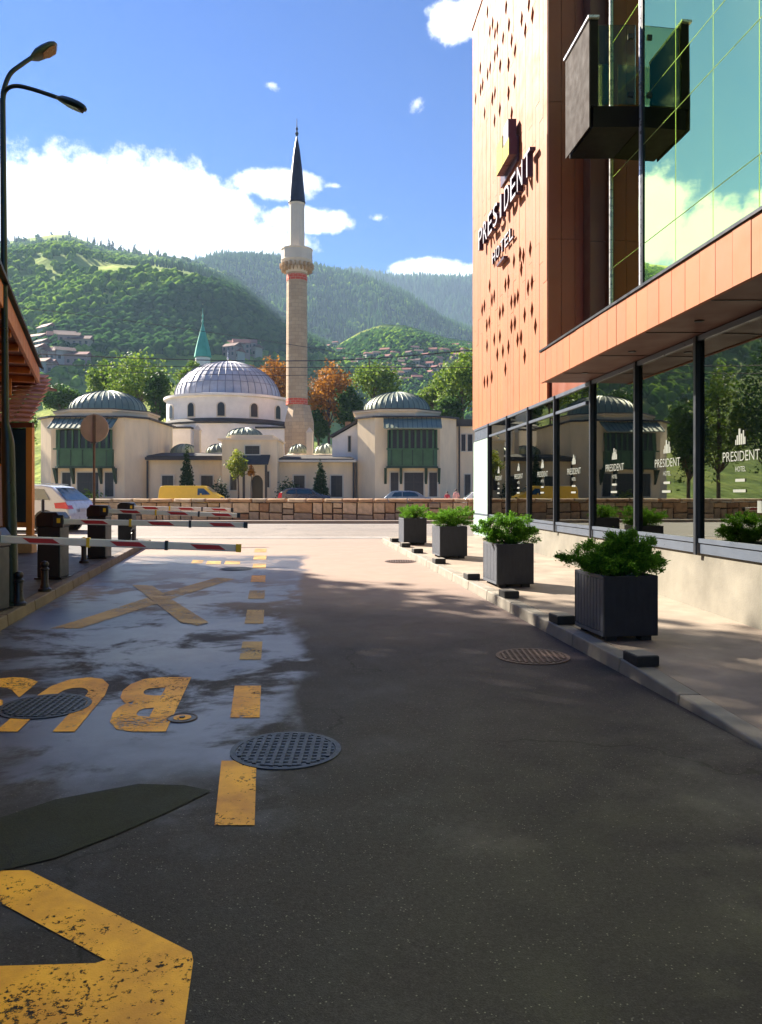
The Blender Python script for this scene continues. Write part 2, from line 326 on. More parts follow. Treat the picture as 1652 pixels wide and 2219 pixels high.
# ---------------------------------------------------------------- mesh helpers
class MB:
    def __init__(s): s.v = []; s.f = []; s.m = []; s.cm = 0
    def add(s, vs, fs):
        o = len(s.v); s.v += [tuple(v) for v in vs]; s.f += [tuple(i+o for i in f) for f in fs]; s.m += [s.cm]*len(fs); return s
    def hexa(s, p):   # 8 points: bottom 4 ccw, top 4 ccw
        return s.add(p, [(3,2,1,0),(4,5,6,7),(0,1,5,4),(1,2,6,5),(2,3,7,6),(3,0,4,7)])
    def box(s, x0, x1, y0, y1, z0, z1):
        return s.hexa([(x0,y0,z0),(x1,y0,z0),(x1,y1,z0),(x0,y1,z0),(x0,y0,z1),(x1,y0,z1),(x1,y1,z1),(x0,y1,z1)])
    def sbox(s, fn, a0, a1, b0, b1, z0, z1):
        return s.hexa([fn(a,b,z) for z in (z0,z1) for a,b in ((a0,b0),(a1,b0),(a1,b1),(a0,b1))])
    def tube(s, pts, rad, seg=10, caps=True):
        pts = [Vector(p) for p in pts]; n = len(pts)
        if isinstance(rad, (int,float)): rad = [rad]*n
        rings = []; up = None
        for i, p in enumerate(pts):
            t = (pts[min(i+1,n-1)]-pts[max(i-1,0)]).normalized()
            if up is None: up = Vector((1,0,0)) if abs(t.x) < .9 else Vector((0,1,0))
            u = (up - t*up.dot(t)).normalized(); w = t.cross(u); up = u
            rings.append([p+(u*math.cos(a)+w*math.sin(a))*rad[i] for a in [2*math.pi*k/seg for k in range(seg)]])
        vs = [q for r in rings for q in r]; fs = []
        for i in range(n-1):
            for k in range(seg):
                k2 = (k+1)%seg; fs.append((i*seg+k, i*seg+k2, (i+1)*seg+k2, (i+1)*seg+k))
        if caps: fs.append(tuple(range(seg-1,-1,-1))); fs.append(tuple((n-1)*seg+k for k in range(seg)))
        return s.add(vs, fs)
    def lathe(s, cx, cy, prof, seg=24, a0=0, cap=True, sx=1, sy=1):   # prof [(r,z)] bottom to top
        vs = []; fs = []; n = len(prof)
        for r, z in prof:
            for k in range(seg):
                a = a0+2*math.pi*k/seg; vs.append((cx+r*math.cos(a)*sx, cy+r*math.sin(a)*sy, z))
        for i in range(n-1):
            for k in range(seg):
                k2 = (k+1)%seg; fs.append((i*seg+k, i*seg+k2, (i+1)*seg+k2, (i+1)*seg+k))
        if cap: fs.append(tuple(range(seg-1,-1,-1))); fs.append(tuple((n-1)*seg+k for k in range(seg)))
        return s.add(vs, fs)
    def prism(s, poly, fn, t0, t1):   # poly 2D ccw; fn(a,b,t)->xyz
        n = len(poly); vs = [fn(a,b,t0) for a,b in poly]+[fn(a,b,t1) for a,b in poly]
        return s.add(vs, [tuple(range(n-1,-1,-1)), tuple(range(n,2*n))]+[(i,(i+1)%n,n+(i+1)%n,n+i) for i in range(n)])
    def mesh(s, name, mats, smooth=False):
        me = bpy.data.meshes.new(name); me.from_pydata(s.v, [], s.f)
        if not isinstance(mats, (list,tuple)): mats = [mats]
        for mt in mats: me.materials.append(mt)
        if any(s.m): me.polygons.foreach_set('material_index', s.m)
        bm = bmesh.new(); bm.from_mesh(me); bmesh.ops.recalc_face_normals(bm, faces=bm.faces[:]); bm.to_mesh(me); bm.free()
        if smooth:
            me.polygons.foreach_set('use_smooth', [True]*len(me.polygons))
            try: me.set_sharp_from_angle(angle=R(38))
            except Exception: pass
        me.update(); return me
def link(name, me, parent=None, props=None):
    o = bpy.data.objects.new(name, me); COL.objects.link(o)
    if parent is not None:
        o.parent = parent
        if parent.type == 'EMPTY': o.matrix_parent_inverse = Matrix.Translation(-parent.location)
    for k, v in (props or {}).items(): o[k] = v
    return o
def build(name, mb, mats, parent=None, smooth=False, **props): return link(name, mb.mesh(name, mats, smooth), parent, props)
def bevel(o, w=.01, seg=2):
    md = o.modifiers.new('bevel', 'BEVEL'); md.width = w; md.segments = seg; md.limit_method = 'ANGLE'; md.angle_limit = R(40); return o
def thing(name, loc, label, cat, group=None):
    o = bpy.data.objects.new(name, None); COL.objects.link(o); o.location = loc; o.empty_display_size = .2
    o['label'] = label; o['category'] = cat
    if group: o['group'] = group
    return o
def tag(o, label, cat, group=None):
    o['label'] = label; o['category'] = cat
    if group: o['group'] = group
    return o
def struct(name, mb, mats, smooth=False, **p): return build(name, mb, mats, None, smooth, kind='structure', **p)
def inst(name, me, parent, loc, rot=(0,0,0), sc=(1,1,1)):
    o = bpy.data.objects.new(name, me); COL.objects.link(o)
    o.location = loc; o.rotation_euler = rot; o.scale = sc
    if parent is not None:
        o.parent = parent
        if parent.type == 'EMPTY': o.matrix_parent_inverse = Matrix.Translation(-parent.location)
    return o
def copy_tree(root, delta, rotz=0, label=None):
    r = root.copy(); COL.objects.link(r); r.location = Vector(root.location)+Vector(delta); r.rotation_euler.z += rotz
    if label: r['label'] = label
    for ch in list(root.children):
        c = ch.copy(); COL.objects.link(c); c.parent = r; c.matrix_parent_inverse = ch.matrix_parent_inverse.copy()
        for g in list(ch.children):
            d = g.copy(); COL.objects.link(d); d.parent = c; d.matrix_parent_inverse = g.matrix_parent_inverse.copy()
    return r
def text_geo(s, bold=0, space=1.0):
    cu = bpy.data.curves.new('t', 'FONT'); cu.body = s; cu.offset = bold; cu.resolution_u = 3; cu.space_character = space; cu.fill_mode = 'BOTH'
    ob = bpy.data.objects.new('t', cu); COL.objects.link(ob)
    dg = bpy.context.evaluated_depsgraph_get(); dg.update()
    me = bpy.data.meshes.new_from_object(ob.evaluated_get(dg))
    bm = bmesh.new(); bm.from_mesh(me); bmesh.ops.remove_doubles(bm, verts=bm.verts[:], dist=1e-5); bm.to_mesh(me); bm.free()
    V = [(v.co.x, v.co.y) for v in me.vertices]; F = [tuple(p.vertices) for p in me.polygons]
    bpy.data.objects.remove(ob); bpy.data.curves.remove(cu); bpy.data.meshes.remove(me)
    xs = [v[0] for v in V]; ys = [v[1] for v in V]
    x0, x1, y0, y1 = min(xs), max(xs), min(ys), max(ys)
    return [((x-x0)/(x1-x0), (y-y0)/(y1-y0)) for x, y in V], F, (x1-x0)/(y1-y0)
def boundary(F):
    e = {}
    for f in F:
        for i in range(len(f)):
            a, b = f[i], f[(i+1)%len(f)]; e[(a,b)] = 1
    return [(a,b) for (a,b) in e if (b,a) not in e]

# pixel (of a 1652 x 2219 view of the photograph) to the place in the street
def gz(Y):
    return .02*Y if Y < 20 else min(.44, .40+.01*(Y-20))
def WP(px, py, Y): return Vector(((px-826)/1730*Y, Y, EYE+(1072-py)/1730*Y))
def GP(px, py, h=0.0):
    Y = 1730*(EYE-h)/(py-1072+34.6); return Vector(((px-826)/1730*Y, Y, gz(Y)+h))
HX = -.0786; RX = -.146
def H(d, Y, z): return (d+HX*Y, Y, z)                 # hotel frame
def RD(r, Y, z=0.0): return (r+RX*Y, Y, gz(Y)+z)       # side-street frame
KR, KL = 2.93, -2.78

# ---------------------------------------------------------------- ground, roads, river
mb = MB()
ys = [-40,-20,0]+[i*1.0 for i in range(1,35)]; xs = [-90,-40,-15,-8,-4,0,4,8,15,40,90]
mb.add([(x,y,gz(y)-.06) for y in ys for x in xs], [(j*len(xs)+i, j*len(xs)+i+1, (j+1)*len(xs)+i+1, (j+1)*len(xs)+i) for j in range(len(ys)-1) for i in range(len(xs)-1)])
mb.box(-90,90,33.9,34.9,-5,.30)
struct('ground', mb, m_far)
mb = MB()
yy = [-12,-8,-4,0,2,3,4,5,6,8,10,12,14,16,18,20]
for a, b in zip(yy, yy[1:]): mb.add([RD(KL,a),RD(KR,a),RD(KR,b),RD(KL,b)], [(0,1,2,3)])
# widening mouth
mb.add([RD(KL,20),RD(KR,20),(KR+RX*20+1.6,21.2,gz(21.2)),(KL+RX*20-1.8,21.2,gz(21.2))], [(0,1,2,3)])
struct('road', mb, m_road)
road = bpy.data.objects['road']
mb = MB()
yy = [21.2,23,26,29,31.9]
for a, b in zip(yy, yy[1:]): mb.add([(-70,a,gz(a)),(70,a,gz(a)),(70,b,gz(b)),(-70,b,gz(b))], [(0,1,2,3)])
rr = struct('riverside_road', mb, m_river_road)
mb = MB(); mb.box(-60,60,31.2,31.32,gz(31),.444); build('edge_line', mb, m_white_l, rr)
mb = MB()
mb.box(-60,60,22.0,22.14,gz(22),gz(22.1)+.005); build('edge_line', mb, m_white_l, rr)
mb = MB(); mb.box(-70,70,31.9,32.1,.30,.56); mb.box(-70,70,32.1,33.4,.30,.555)
struct('riverside_pavement', mb, simple('river_pavement', (.30,.25,.20), .8, .2, 1.0))
mb = MB(); mb.box(-300,300,34.95,57.9,-5.2,-2.6); struct('river', mb, m_water)
mb = MB(); mb.box(-400,400,58,73.9,-6,.25); struct('far_quay', mb, simple('quay_paving', (.46,.40,.32), .85, .12, .3))
mb = MB(); mb.box(-400,400,73.9,150,-6,.245); struct('far_bank', mb, m_far)
mb = MB(); n = 40; mb.add([(0,0,-6.5)]+[(9000*math.cos(2*math.pi*k/n), 9000*math.sin(2*math.pi*k/n), -6.5) for k in range(n)], [(0,1+k,1+(k+1)%n) for k in range(n)])
struct('land', mb, m_hill_b)

# far-bank quay wall parapet seen only from aside
# pavements with kerb stones
def pavement(name, side, Y0, Y1, m, mk, hgt=.12, far=None):
    mb = MB(); k = KR if side > 0 else KL; s = side
    yy = np.arange(Y0, Y1+.01, 1.0)
    for a, b in zip(yy, yy[1:]):
        kin = .18*s; fo = far*s
        mb.hexa([RD(k+kin,a,-.1),RD(k+fo,a,-.1),RD(k+fo,b,-.1),RD(k+kin,b,-.1),RD(k+kin,a,fh(a,s)-.004),RD(k+fo,a,fh(a,s)-.004),RD(k+fo,b,fh(b,s)-.004),RD(k+kin,b,fh(b,s)-.004)])
    o = struct(name, mb, m)
    # kerb stones
    y = Y0
    while y < Y1-.2:
        L = random.uniform(.92, 1.06); L = min(L, Y1-y); a, b = y+.006, y+L-.006; r0, r1 = sorted((k, k+.176*s)); j = random.uniform(-.003,.003)
        mb = MB(); mb.hexa([RD(r0,a,-.1),RD(r1,a,-.1),RD(r1,b,-.1),RD(r0,b,-.1),RD(r0+(.02 if s>0 else 0),a,fh(a,s)+j),RD(r1-(.02 if s<0 else 0),a,fh(a,s)+j),RD(r1-(.02 if s<0 else 0),b,fh(b,s)+j),RD(r0+(.02 if s>0 else 0),b,fh(b,s)+j)])
        ks = build('kerb_stone', mb, mk, o); bevel(ks, .012, 2); y += L
    return o
def fh(Y, s):
    if s > 0: return .012+.108*min(1, max(0, (Y-4.6)/2.2))
    return .12
pv_r = pavement('pavement', 1, -8, 20, m_walk, m_kerb, far=4.5)
pv_l = pavement('pavement', -1, -8, 19, m_walk_l, m_kerb_l, far=9)
# corners at the street mouth
def corner(cx, cy, a0, a1, r, m, mk, far_pts, par):
    mb = MB(); n = 8; z = .50
    arc = [(cx+r*math.cos(a0+(a1-a0)*i/n), cy+r*math.sin(a0+(a1-a0)*i/n)) for i in range(n+1)]
    poly = arc+far_pts; mb.prism(poly, lambda a,b,t:(a,b,t), .28, z)
    c = build('corner_slab', mb, m, par)
    for i in range(n):
        (x0,y0),(x1,y1) = arc[i], arc[i+1]; f = (r+.0)/r
        mb = MB(); q = lambda x,y,k:(cx+(x-cx)*k, cy+(y-cy)*k)
        k1, k2 = 1.0, (r+.15)/r
        P = [q(x0,y0,k1),q(x0,y0,k2),q(x1,y1,k2),q(x1,y1,k1)]
        mb.hexa([(a,b,.25) for a,b in P]+[(a,b,z+.003) for a,b in P]); build('kerb_stone', mb, mk, par)
x0 = KR+RX*20
corner(x0+1.4, 20.05, R(180), R(90), 1.2, m_walk, m_kerb, [(8.5,21.25),(8.5,20.05)], pv_r)
x1 = KL+RX*19
corner(x1-1.6, 19.05, R(90), R(0), 1.45, m_walk_l, m_kerb_l, [(-16,19.05),(-16,20.5)][::1], pv_l)

# ---- markings on the side street (sheets 4 mm above the asphalt)
def marking(name, pts, m, h=.004):
    mb = MB(); P = [GP(*p) for p in pts]; mb.add([(p.x,p.y,gz(p.y)+h) for p in P], [tuple(range(len(P)))]); return build(name, mb, m, road)
for pts, mm_ in [([(465,1790),(552,1790),(556,1650),(480,1650)], m_yel), ([(499,1556),(563,1556),(566,1487),(509,1487)], m_yel),
            ([(519,1430),(566,1430),(569,1391),(526,1391)], m_yel_pale), ([(530,1352),(571,1352),(573,1322),(536,1322)], m_yel_pale),
            ([(537,1298),(573,1298),(575,1280),(541,1280)], m_yel_pale), ([(543,1262),(575,1262),(576,1247),(546,1247)], m_yel),
            ([(547,1232),(576,1232),(577,1222),(549,1222)], m_yel_pale), ([(549,1213),(577,1213),(578,1204),(551,1204)], m_yel_pale),
            ([(551,1197),(577,1197),(578,1189),(553,1189)], m_yel_pale),
            ([(414,1221),(438,1221),(442,1214),(418,1214)], m_yel_pale), ([(446,1223),(478,1223),(480,1216),(450,1216)], m_yel_pale), ([(486,1223),(520,1223),(521,1216),(489,1216)], m_yel_pale)]:
    marking('lane_dash', pts, mm_)
marking('cross_stroke', [(108,1363),(175,1362),(330,1312),(508,1255),(470,1252),(330,1292),(215,1330)], m_yel_pale)
marking('cross_stroke', [(286,1268),(330,1270),(366,1296),(452,1350),(430,1357),(392,1350),(345,1313)], m_yel_pale, .008)
# hollow triangle in the foreground
mb = MB()
out = [(-420,1893-40),(-60,1880),(60,1888),(415,2062),(420,2085),(385,2330),(-420,2330)]
P = [GP(x,y) for x,y in [(-300,1893),(62,1888),(415,2066),(230,2083),(0,1958),(-300,1800+150)]]
mb.add([(p.x,p.y,gz(p.y)+.004) for p in P], [(0,1,4,5),(1,2,3,4)])
P = [GP(x,y) for x,y in [(230,2083),(415,2066),(419,2085),(385,2330),(-300,2330),(-300,2105),(205,2090)]]
mb.add([(p.x,p.y,gz(p.y)+.004) for p in P], [(0,1,2,3,4,5,6)])
build('triangle_marking', mb, m_yel, road)
# BUS, written for the drivers coming the other way
Yb0, Yb1 = 5.04, 6.42
rB = -1.36+.12*5.04
for ch, r0, wd in (('B', 0, .47), ('U', .575, .50), ('S', 1.18, .50)):
    V, F, asp = text_geo(ch, .045)
    mb = MB(); vs = []
    for a, b in V:
        Y = Yb1-b*(Yb1-Yb0); X = (rB-r0-a*wd)-.12*Y; vs.append((X, Y, gz(Y)+.004))
    mb.add(vs, F); build('letter', mb, m_yel, road)
marking('asphalt_repair', [(-60,1795),(120,1735),(300,1701),(400,1704),(458,1716),(375,1757),(250,1812),(120,1862),(-60,1905)], m_patch, .006)

# ---------------------------------------------------------------- manhole covers
def manhole(px, py, r, label, mf, kind='grid'):
    c = GP(px, py); t = thing('manhole_cover', (c.x,c.y,c.z), label, 'manhole cover', 'manhole covers')
    sl_ = lambda x,y,z:(c.x+x, c.y+y, c.z+y*.02+z)
    mb = MB(); n = 40
    for ra, rb, z in ((r*.90, r, .007),):
        P = [(ra*math.cos(2*math.pi*k/n), ra*math.sin(2*math.pi*k/n)) for k in range(n)]; Q = [(rb*math.cos(2*math.pi*k/n), rb*math.sin(2*math.pi*k/n)) for k in range(n)]
        vs = [sl_(*p, z) for p in P]+[sl_(*q, z) for q in Q]+[sl_(*q, -.03) for q in Q]+[sl_(*p, -.03) for p in P]
        fs = []
        for k in range(n):
            j = (k+1)%n; fs += [(k,j,n+j,n+k),(n+k,n+j,2*n+j,2*n+k),(3*n+k,3*n+j,j,k)]
        mb.add(vs, fs)
    build('cover_frame', mb, mf, t)
    mb = MB(); mb.add([sl_(r*.885*math.cos(2*math.pi*k/n), r*.885*math.sin(2*math.pi*k/n), .0045) for k in range(n)], [tuple(range(n))])
    build('cover_plate', mb, m_black, t)
    mb = MB()
    if r > .2:
        nb = 11; st = 2*r*.86/nb
        for i in range(nb):
            a = -r*.86+st*(i+.5); hl = math.sqrt(max(0, (r*.87)**2-a*a))
            for w0, w1, z in ((a-st*.22, a+st*.22, .011),):
                mb.hexa([sl_(w0,-hl,0),sl_(w1,-hl,0),sl_(w1,hl,0),sl_(w0,hl,0),sl_(w0,-hl,z),sl_(w1,-hl,z),sl_(w1,hl,z),sl_(w0,hl,z)])
            mb.hexa([sl_(-hl,a-st*.2,0),sl_(hl,a-st*.2,0),sl_(hl,a+st*.2,0),sl_(-hl,a+st*.2,0),sl_(-hl,a-st*.2,.0085),sl_(hl,a-st*.2,.0085),sl_(hl,a+st*.2,.0085),sl_(-hl,a+st*.2,.0085)])
        build('grid_bars', mb, mf, t)
    else:
        n2 = 24
        mb.add([sl_(r*.6*math.cos(2*math.pi*k/n2), r*.6*math.sin(2*math.pi*k/n2), .008) for k in range(n2)], [tuple(range(n2))]); build('cover_lid', mb, m_yel, t)
        mb = MB(); mb.lathe(c.x, c.y, [(r*.2,c.z),(r*.2,c.z+.014)], 10); build('cover_pin', mb, m_black, t)
manhole(620,1626,.325,'large round cast iron grid manhole cover beside the nearest yellow dashes','x' and m_iron)
manhole(98,1531,.31,'round grid manhole cover lying across the painted letter U', m_iron)
manhole(395,1557,.10,'small round valve cover with yellow paint at the foot of the letter B', m_rust)
manhole(1155,1423,.33,'rusty brown manhole cover near the right kerb', m_rust)
manhole(512,1233,.29,'distant grid manhole cover beyond the painted cross', m_iron)
manhole(868,1217,.30,'faint manhole cover on the sunlit asphalt at the street mouth', m_rust)

# ---------------------------------------------------------------- hotel
hotel = thing('hotel_building', H(4.38, 15, .4), 'modern hotel clad in terracotta orange panels with green mirror glass', 'building')
DG, DT, DF, DU = 4.38, 4.37, 3.63, 5.28
ZT0, ZT1 = 3.42, 14.75
YT0, YT1 = 15.25, 22.6
# tower core and cladding panels
mb = MB(); mb.sbox(H, DT+.05, 16, YT0+.03, YT1-.03, ZT0+.02, ZT1-.05); tower = build('tower_wall', mb, m_brown, hotel)
pw = (YT1-YT0)/28
for i in range(28):
    a = YT0+i*pw; zz = [ZT0, 6.1, 8.9, 11.7, ZT1]; off = (i*37 % 5)*.22
    zz = [ZT0]+[z+off-.4 for z in zz[1:-1]]+[ZT1]
    for z0, z1 in zip(zz, zz[1:]):
        mb = MB(); mb.sbox(H, DT+random.uniform(-.003,.003), DT+.045, a+.004, a+pw-.004, z0+.004, z1-.004); build('cladding_panel', mb, m_orange, tower)
# folded diamond perforations
holes = []
def hole(px, py): holes.append((px, py))
Z5 = lambda x, y: ((1230+x/6.34)*.826, (y/6.34)*.826)
for x, y in [(315,195),(625,120),(1005,70),(400,380),(480,455),(355,510),(440,560),(672,410),(885,310),(1065,250),(945,500),(575,630),(718,670),(775,840),(480,840),(438,930),(195,1130),(525,1090),(665,1070),(360,1120),(318,1230),(235,1400),(200,1490),(768,1345),(440,1540),(395,1640),(665,1550),(120,1640),(520,1820),(268,1880),(718,1890),(435,2000)]:
    hole(*Z5(x, y))
Z6 = lambda x, y: ((1230+x/4.44)*.826, (680+y/4.44)*.826)
for x, y in [(300,20),(615,110),(530,20),(465,260),(430,300),(245,310),(740,270),(695,330),(300,430),(272,475),(575,430),(540,480),(500,500),(185,540),(158,590),(400,590),(365,630),(740,590),(655,650),(242,730),(212,770),(540,740),(500,780),(780,780),(300,935),(365,900),(215,1010),(612,910),(572,940),(465,1020),(400,1070),(335,1110),(655,1130),(430,1280),(270,1370),(220,1420),(185,1430),(640,-40),(600,-60),(720,-120)]:
    hole(*Z6(x, y))
hm = MB(); hm.add([(0,-.5,0),(0,0,.5),(0,.5,0),(0,0,-.5)], [(0,1,2,3)])
hme = hm.mesh('perforation', m_perf)
fm = MB(); fm.add([(0,0,.5),(0,0,-.5),(-.9,.42,0)], [(0,1,2)]); fm.add([(0,0,.5),(0,0,-.5),(-.87,.44,0)], [(2,1,0)])
perf = build('perforated_pattern', MB().add([(0,0,0),(0,.001,0),(0,0,.001)], [(0,1,2)]), m_perf, hotel); bpy.data.objects.remove(perf)
flm = fm.mesh('perforation_flap', m_orange)
for px, py in holes:
    Y = 1730*DT/(px-690); z = EYE+(1072-py)/1730*Y
    if YT0+.15 < Y < YT1-.15 and z > ZT0+.3:
        o = inst('perforation', hme, hotel, Vector(H(DT-.006, Y, z)), (0,0,-math.atan(-HX)*-1), (1,.22,.37))
# roof coping
mb = MB(); mb.sbox(H, DT-.03, 16, YT0-.02, YT1+.03, ZT1, ZT1+.08); build('roof_coping', mb, m_brown, hotel)
# return wall facing the camera: three panels and a nearer dark pier
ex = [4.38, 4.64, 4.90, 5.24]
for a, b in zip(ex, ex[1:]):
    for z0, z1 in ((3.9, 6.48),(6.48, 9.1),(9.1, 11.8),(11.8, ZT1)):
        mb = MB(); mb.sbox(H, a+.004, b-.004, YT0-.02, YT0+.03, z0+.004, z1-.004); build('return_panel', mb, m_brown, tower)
m_brown_d = simple('dark_brown_cladding', (.085,.035,.018), .5, .1, 1.5)
for z0, z1 in ((3.9, 6.3),(6.3, 8.8),(8.8, 11.6),(11.6, ZT1)):
    mb = MB(); mb.sbox(H, 5.05, 5.32, 14.80, 15.2, z0+.004, z1-.004); build('pier_panel', mb, m_brown_d, tower)
# upper mirror-glass facade
bays = [14.39, 13.01, 11.79, 10.67, 9.55, 8.4, 7.2, 6.0, 4.8, 3.6, 2.4, 1.2, 0, -1.2, -2.4]
lev = [3.92, 5.67, 7.29, 8.02, 9.7, 11.4, 12.1, ZT1-.3]
mb = MB(); mb.sbox(H, DU+.12, 16, -2.4, 14.38, 3.95, ZT1-.3); upper = build('upper_storeys', mb, m_interior, hotel)
for a, b in zip(bays[1:], bays):
    for z0, z1 in zip(lev, lev[1:]):
        t = random.uniform(-.0015,.0015); t2 = random.uniform(-.0015, .0015)
        g = .008; d = DU
        mb = MB(); P = [H(d+t, a+g, z0+g), H(d-t, b-g, z0+g), H(d-t+t2, b-g, z1-g), H(d+t+t2, a+g, z1-g)]
        Q = [(p[0]+.03, p[1], p[2]) for p in P]
        mb.add(P+Q, [(0,1,2,3),(7,6,5,4),(0,4,5,1),(1,5,6,2),(2,6,7,3),(3,7,4,0)]); build('glass_pane', mb, m_glass_up, upper)
m_joint = simple('glass_joint_yellow', (.30,.33,.20), .5, .1, 3, bump=0)
for y in bays:
    mb = MB(); mb.sbox(H, DU+.01, DU+.1, y-.007, y+.007, 3.92, ZT1-.3); build('vertical_joint', mb, m_joint, upper)
for z in lev[1:-1]:
    mb = MB(); mb.sbox(H, DU+.012, DU+.09, -2.4, 14.38, z-.007, z+.007); build('horizontal_joint', mb, m_joint, upper)
for y, w in ((14.385, .02), (13.04, .028)):
    mb = MB(); mb.sbox(H, DU-.03, DU-.003, y-w, y+w, 3.92, ZT1-.3); build('steel_post', mb, m_steel, upper)
mb = MB(); mb.sbox(H, DU-.02, DU-.004, 12.95, 12.99, 3.92, ZT1-.3); build('dark_post', mb, m_frame, upper)
# terrace band (fascia) and soffit
YF0, YF1 = -3.0, 13.05
mb = MB(); mb.sbox(H, DF+.05, 6.0, YF0, YF1, ZT0+.06, 3.88); fascia = build('fascia_band', mb, m_brown, hotel)
n = int((YF1-YF0)/.30); pw = (YF1-YF0)/n
for i in range(n):
    a = YF0+i*pw; mb = MB(); mb.sbox(H, DF+random.uniform(-.003,.003), DF+.045, a+.004, a+pw-.004, ZT0+.0, 3.92); build('cladding_panel', mb, m_orange, fascia)
mb = MB(); mb.sbox(H, DF-.02, DF+.2, YF0, YF1+.01, 3.925, 3.955); build('fascia_coping', mb, m_frame, fascia)
mb = MB(); mb.sbox(H, DF+.047, DG+.06, YF0, YF1, ZT0+.012, ZT0+.055); sof = build('soffit', mb, m_soffit, hotel)
y = YF0
while y < YF1-1: 
    mb = MB(); mb.sbox(H, DF+.06, DG+.05, y, y+.01, ZT0+.004, ZT0+.011); build('soffit_joint', mb, m_black, sof); y += 1.5
for y in (12.0, 10.2, 8.4, 6.6, 4.8):
    c = H(DF+.38, y, 0); mb = MB(); mb.lathe(c[0], c[1], [(.05,ZT0+.002),(.05,ZT0+.012)], 14); build('spotlight', mb, m_black, sof)
mb = MB(); mb.sbox(H, DG+.07, 6, YF1+.0, YT0+.6, ZT0+.03, 3.88); build('terrace_edge', mb, m_brown, hotel)
# ground floor: frames, panes, plinth
muls = [20.4, 18.4, 16.55, 14.68, 12.73, 10.93, 9.18, 7.45, 5.7, 3.95, 2.2, .45, -1.3]
ZS0, ZS1 = .93, 1.10
mb = MB()
mb.sbox(H, DG-.03, DG+.10, -1.3, 22.3, ZS1-.05, ZS1); mb.sbox(H, DG-.015, DG+.10, -1.3, 22.3, ZS0, ZS1-.06)
gl = build('shopfront_frame', mb, m_frame2, hotel)
mb = MB(); mb.sbox(H, DG-.03, DG+.10, -1.3, 22.3, ZT0-.06, ZT0); build('top_rail', mb, m_frame2, gl)
mb = MB(); mb.sbox(H, DG-.028, DG+.08, 13.0, 22.3, 3.07, 3.12); build('transom', mb, m_frame2, gl)
for y in muls:
    mb = MB(); mb.sbox(H, DG-.055, DG-.031, y-.03, y+.03, ZS0-.02, ZT0); mb.sbox(H, DG-.0305, DG+.1, y-.028, y+.028, ZS1, ZT0-.06); bevel(build('mullion', mb, m_frame, gl), .006)
panes = []
for a, b in zip(muls[1:], muls):
    for z0, z1 in (((ZS1, 3.07),(3.12, ZT0-.06)) if a > 12 else ((ZS1, ZT0-.06),)):
        t = random.uniform(-.002,.002)
        mb = MB(); P = [H(DG+t, a+.029, z0), H(DG-t, b-.029, z0), H(DG-t, b-.029, z1), H(DG+t, a+.029, z1)]; Q = [(p[0]+.012,p[1],p[2]) for p in P]
        mb.add(P+Q, [(0,1,2,3),(7,6,5,4),(0,4,5,1),(1,5,6,2),(2,6,7,3),(3,7,4,0)]); o = build('window_pane', mb, m_glass, gl)
mb = MB(); mb.sbox(H, DG-.02, DG+.3, 20.44, 22.4, .5, 3.06); build('corner_pillar', mb, m_pillar, hotel)
mb = MB(); mb.sbox(H, DG-.01, DG+.1, 20.44, 22.3, 3.121, ZT0-.061); build('corner_panel', mb, m_frame2, hotel)
mb = MB()
for a, b in ((-3,3),(3,8),(8,13),(13,22.4)):
    P = [H(DG-.10,a,-.4),H(DG+.3,a,-.4),H(DG+.3,b,-.4),H(DG-.10,b,-.4),H(DG+.02,a,ZS0-.003),H(DG+.3,a,ZS0-.003),H(DG+.3,b,ZS0-.003),H(DG+.02,b,ZS0-.003)]; mb.hexa(P)
build('plinth', mb, m_plinth, hotel)
# interior room behind the shopfront
mb = MB(); mb.sbox(H, DG+.32, 12, -3, 22.3, .7, .9); build('interior_floor', mb, simple('floor_wood', (.10,.07,.05), .4), hotel)
mb = MB(); mb.sbox(H, 11.9, 12.2, -3, 22.3, .9, 3.4); build('interior_back_wall', mb, m_interior, hotel)
mb = MB(); mb.sbox(H, DG+.12, 12, -3, 22.3, 3.43, 3.47) ; build('interior_ceiling', mb, m_interior, hotel)
mb = MB(); mb.sbox(H, DG+.32, 12, 22.3, 22.5, .2, 3.4); mb.sbox(H, DG+.32, 12, -3.2, -3, .2, 3.4); build('interior_end_wall', mb, m_interior, hotel)
for k, y in enumerate((6.5, 9.6, 12.8, 16.2, 19.4)):
    c = H(DG+2.0, y, 0); mb = MB(); mb.lathe(c[0], c[1], [(.25,.9),(.25,.93),(.03,.95),(.03,1.6),(.4,1.62),(.4,1.65)], 16); build('cafe_table', mb, m_frame, hotel)
# lettering stuck on the panes
emb_bars = [(.18,.0,.30,.55),(.34,.0,.50,.92),(.53,.0,.66,.62),(.70,.0,.80,.80),(.82,.0,.92,.42),(.06,.0,.14,.30)]
def stick(yc, z, w):
    mb = MB(); f = lambda a, b: H(DG-.008, yc+w/2-a*w, z+b)
    def tx(s, u0, u1, zb, zh, bold=.0):
        V, F, asp = text_geo(s, bold); mb.add([f(u0+(u1-u0)*a, zb+zh*b) for a, b in V], F)
    for a0, b0, a1, b1 in emb_bars: mb.add([f(.34+a*.32, .15+b*w*.25) for a, b in ((a0,b0),(a1,b0),(a1,b1),(a0,b1))], [(0,1,2,3)])
    tx('PRESIDENT', 0, 1, -.02, .105, -.004)
    tx('HOTEL', .36, .64, -.13, .055, .0)
    for k, (u0, u1) in enumerate(((.36,.62),(.30,.64))): 
        mb.add([f(u0,-.235-k*.11), f(u1,-.235-k*.11), f(u1,-.205-k*.11), f(u0,-.205-k*.11)], [(0,1,2,3)])
    build('window_lettering', mb, m_decal, gl)
for a, b in zip(muls[1:8], muls[:7]):
    stick((a+b)/2-.05, 1.97, .72)
stick((7.45+9.18)/2+.12, 1.97, .72) if False else None
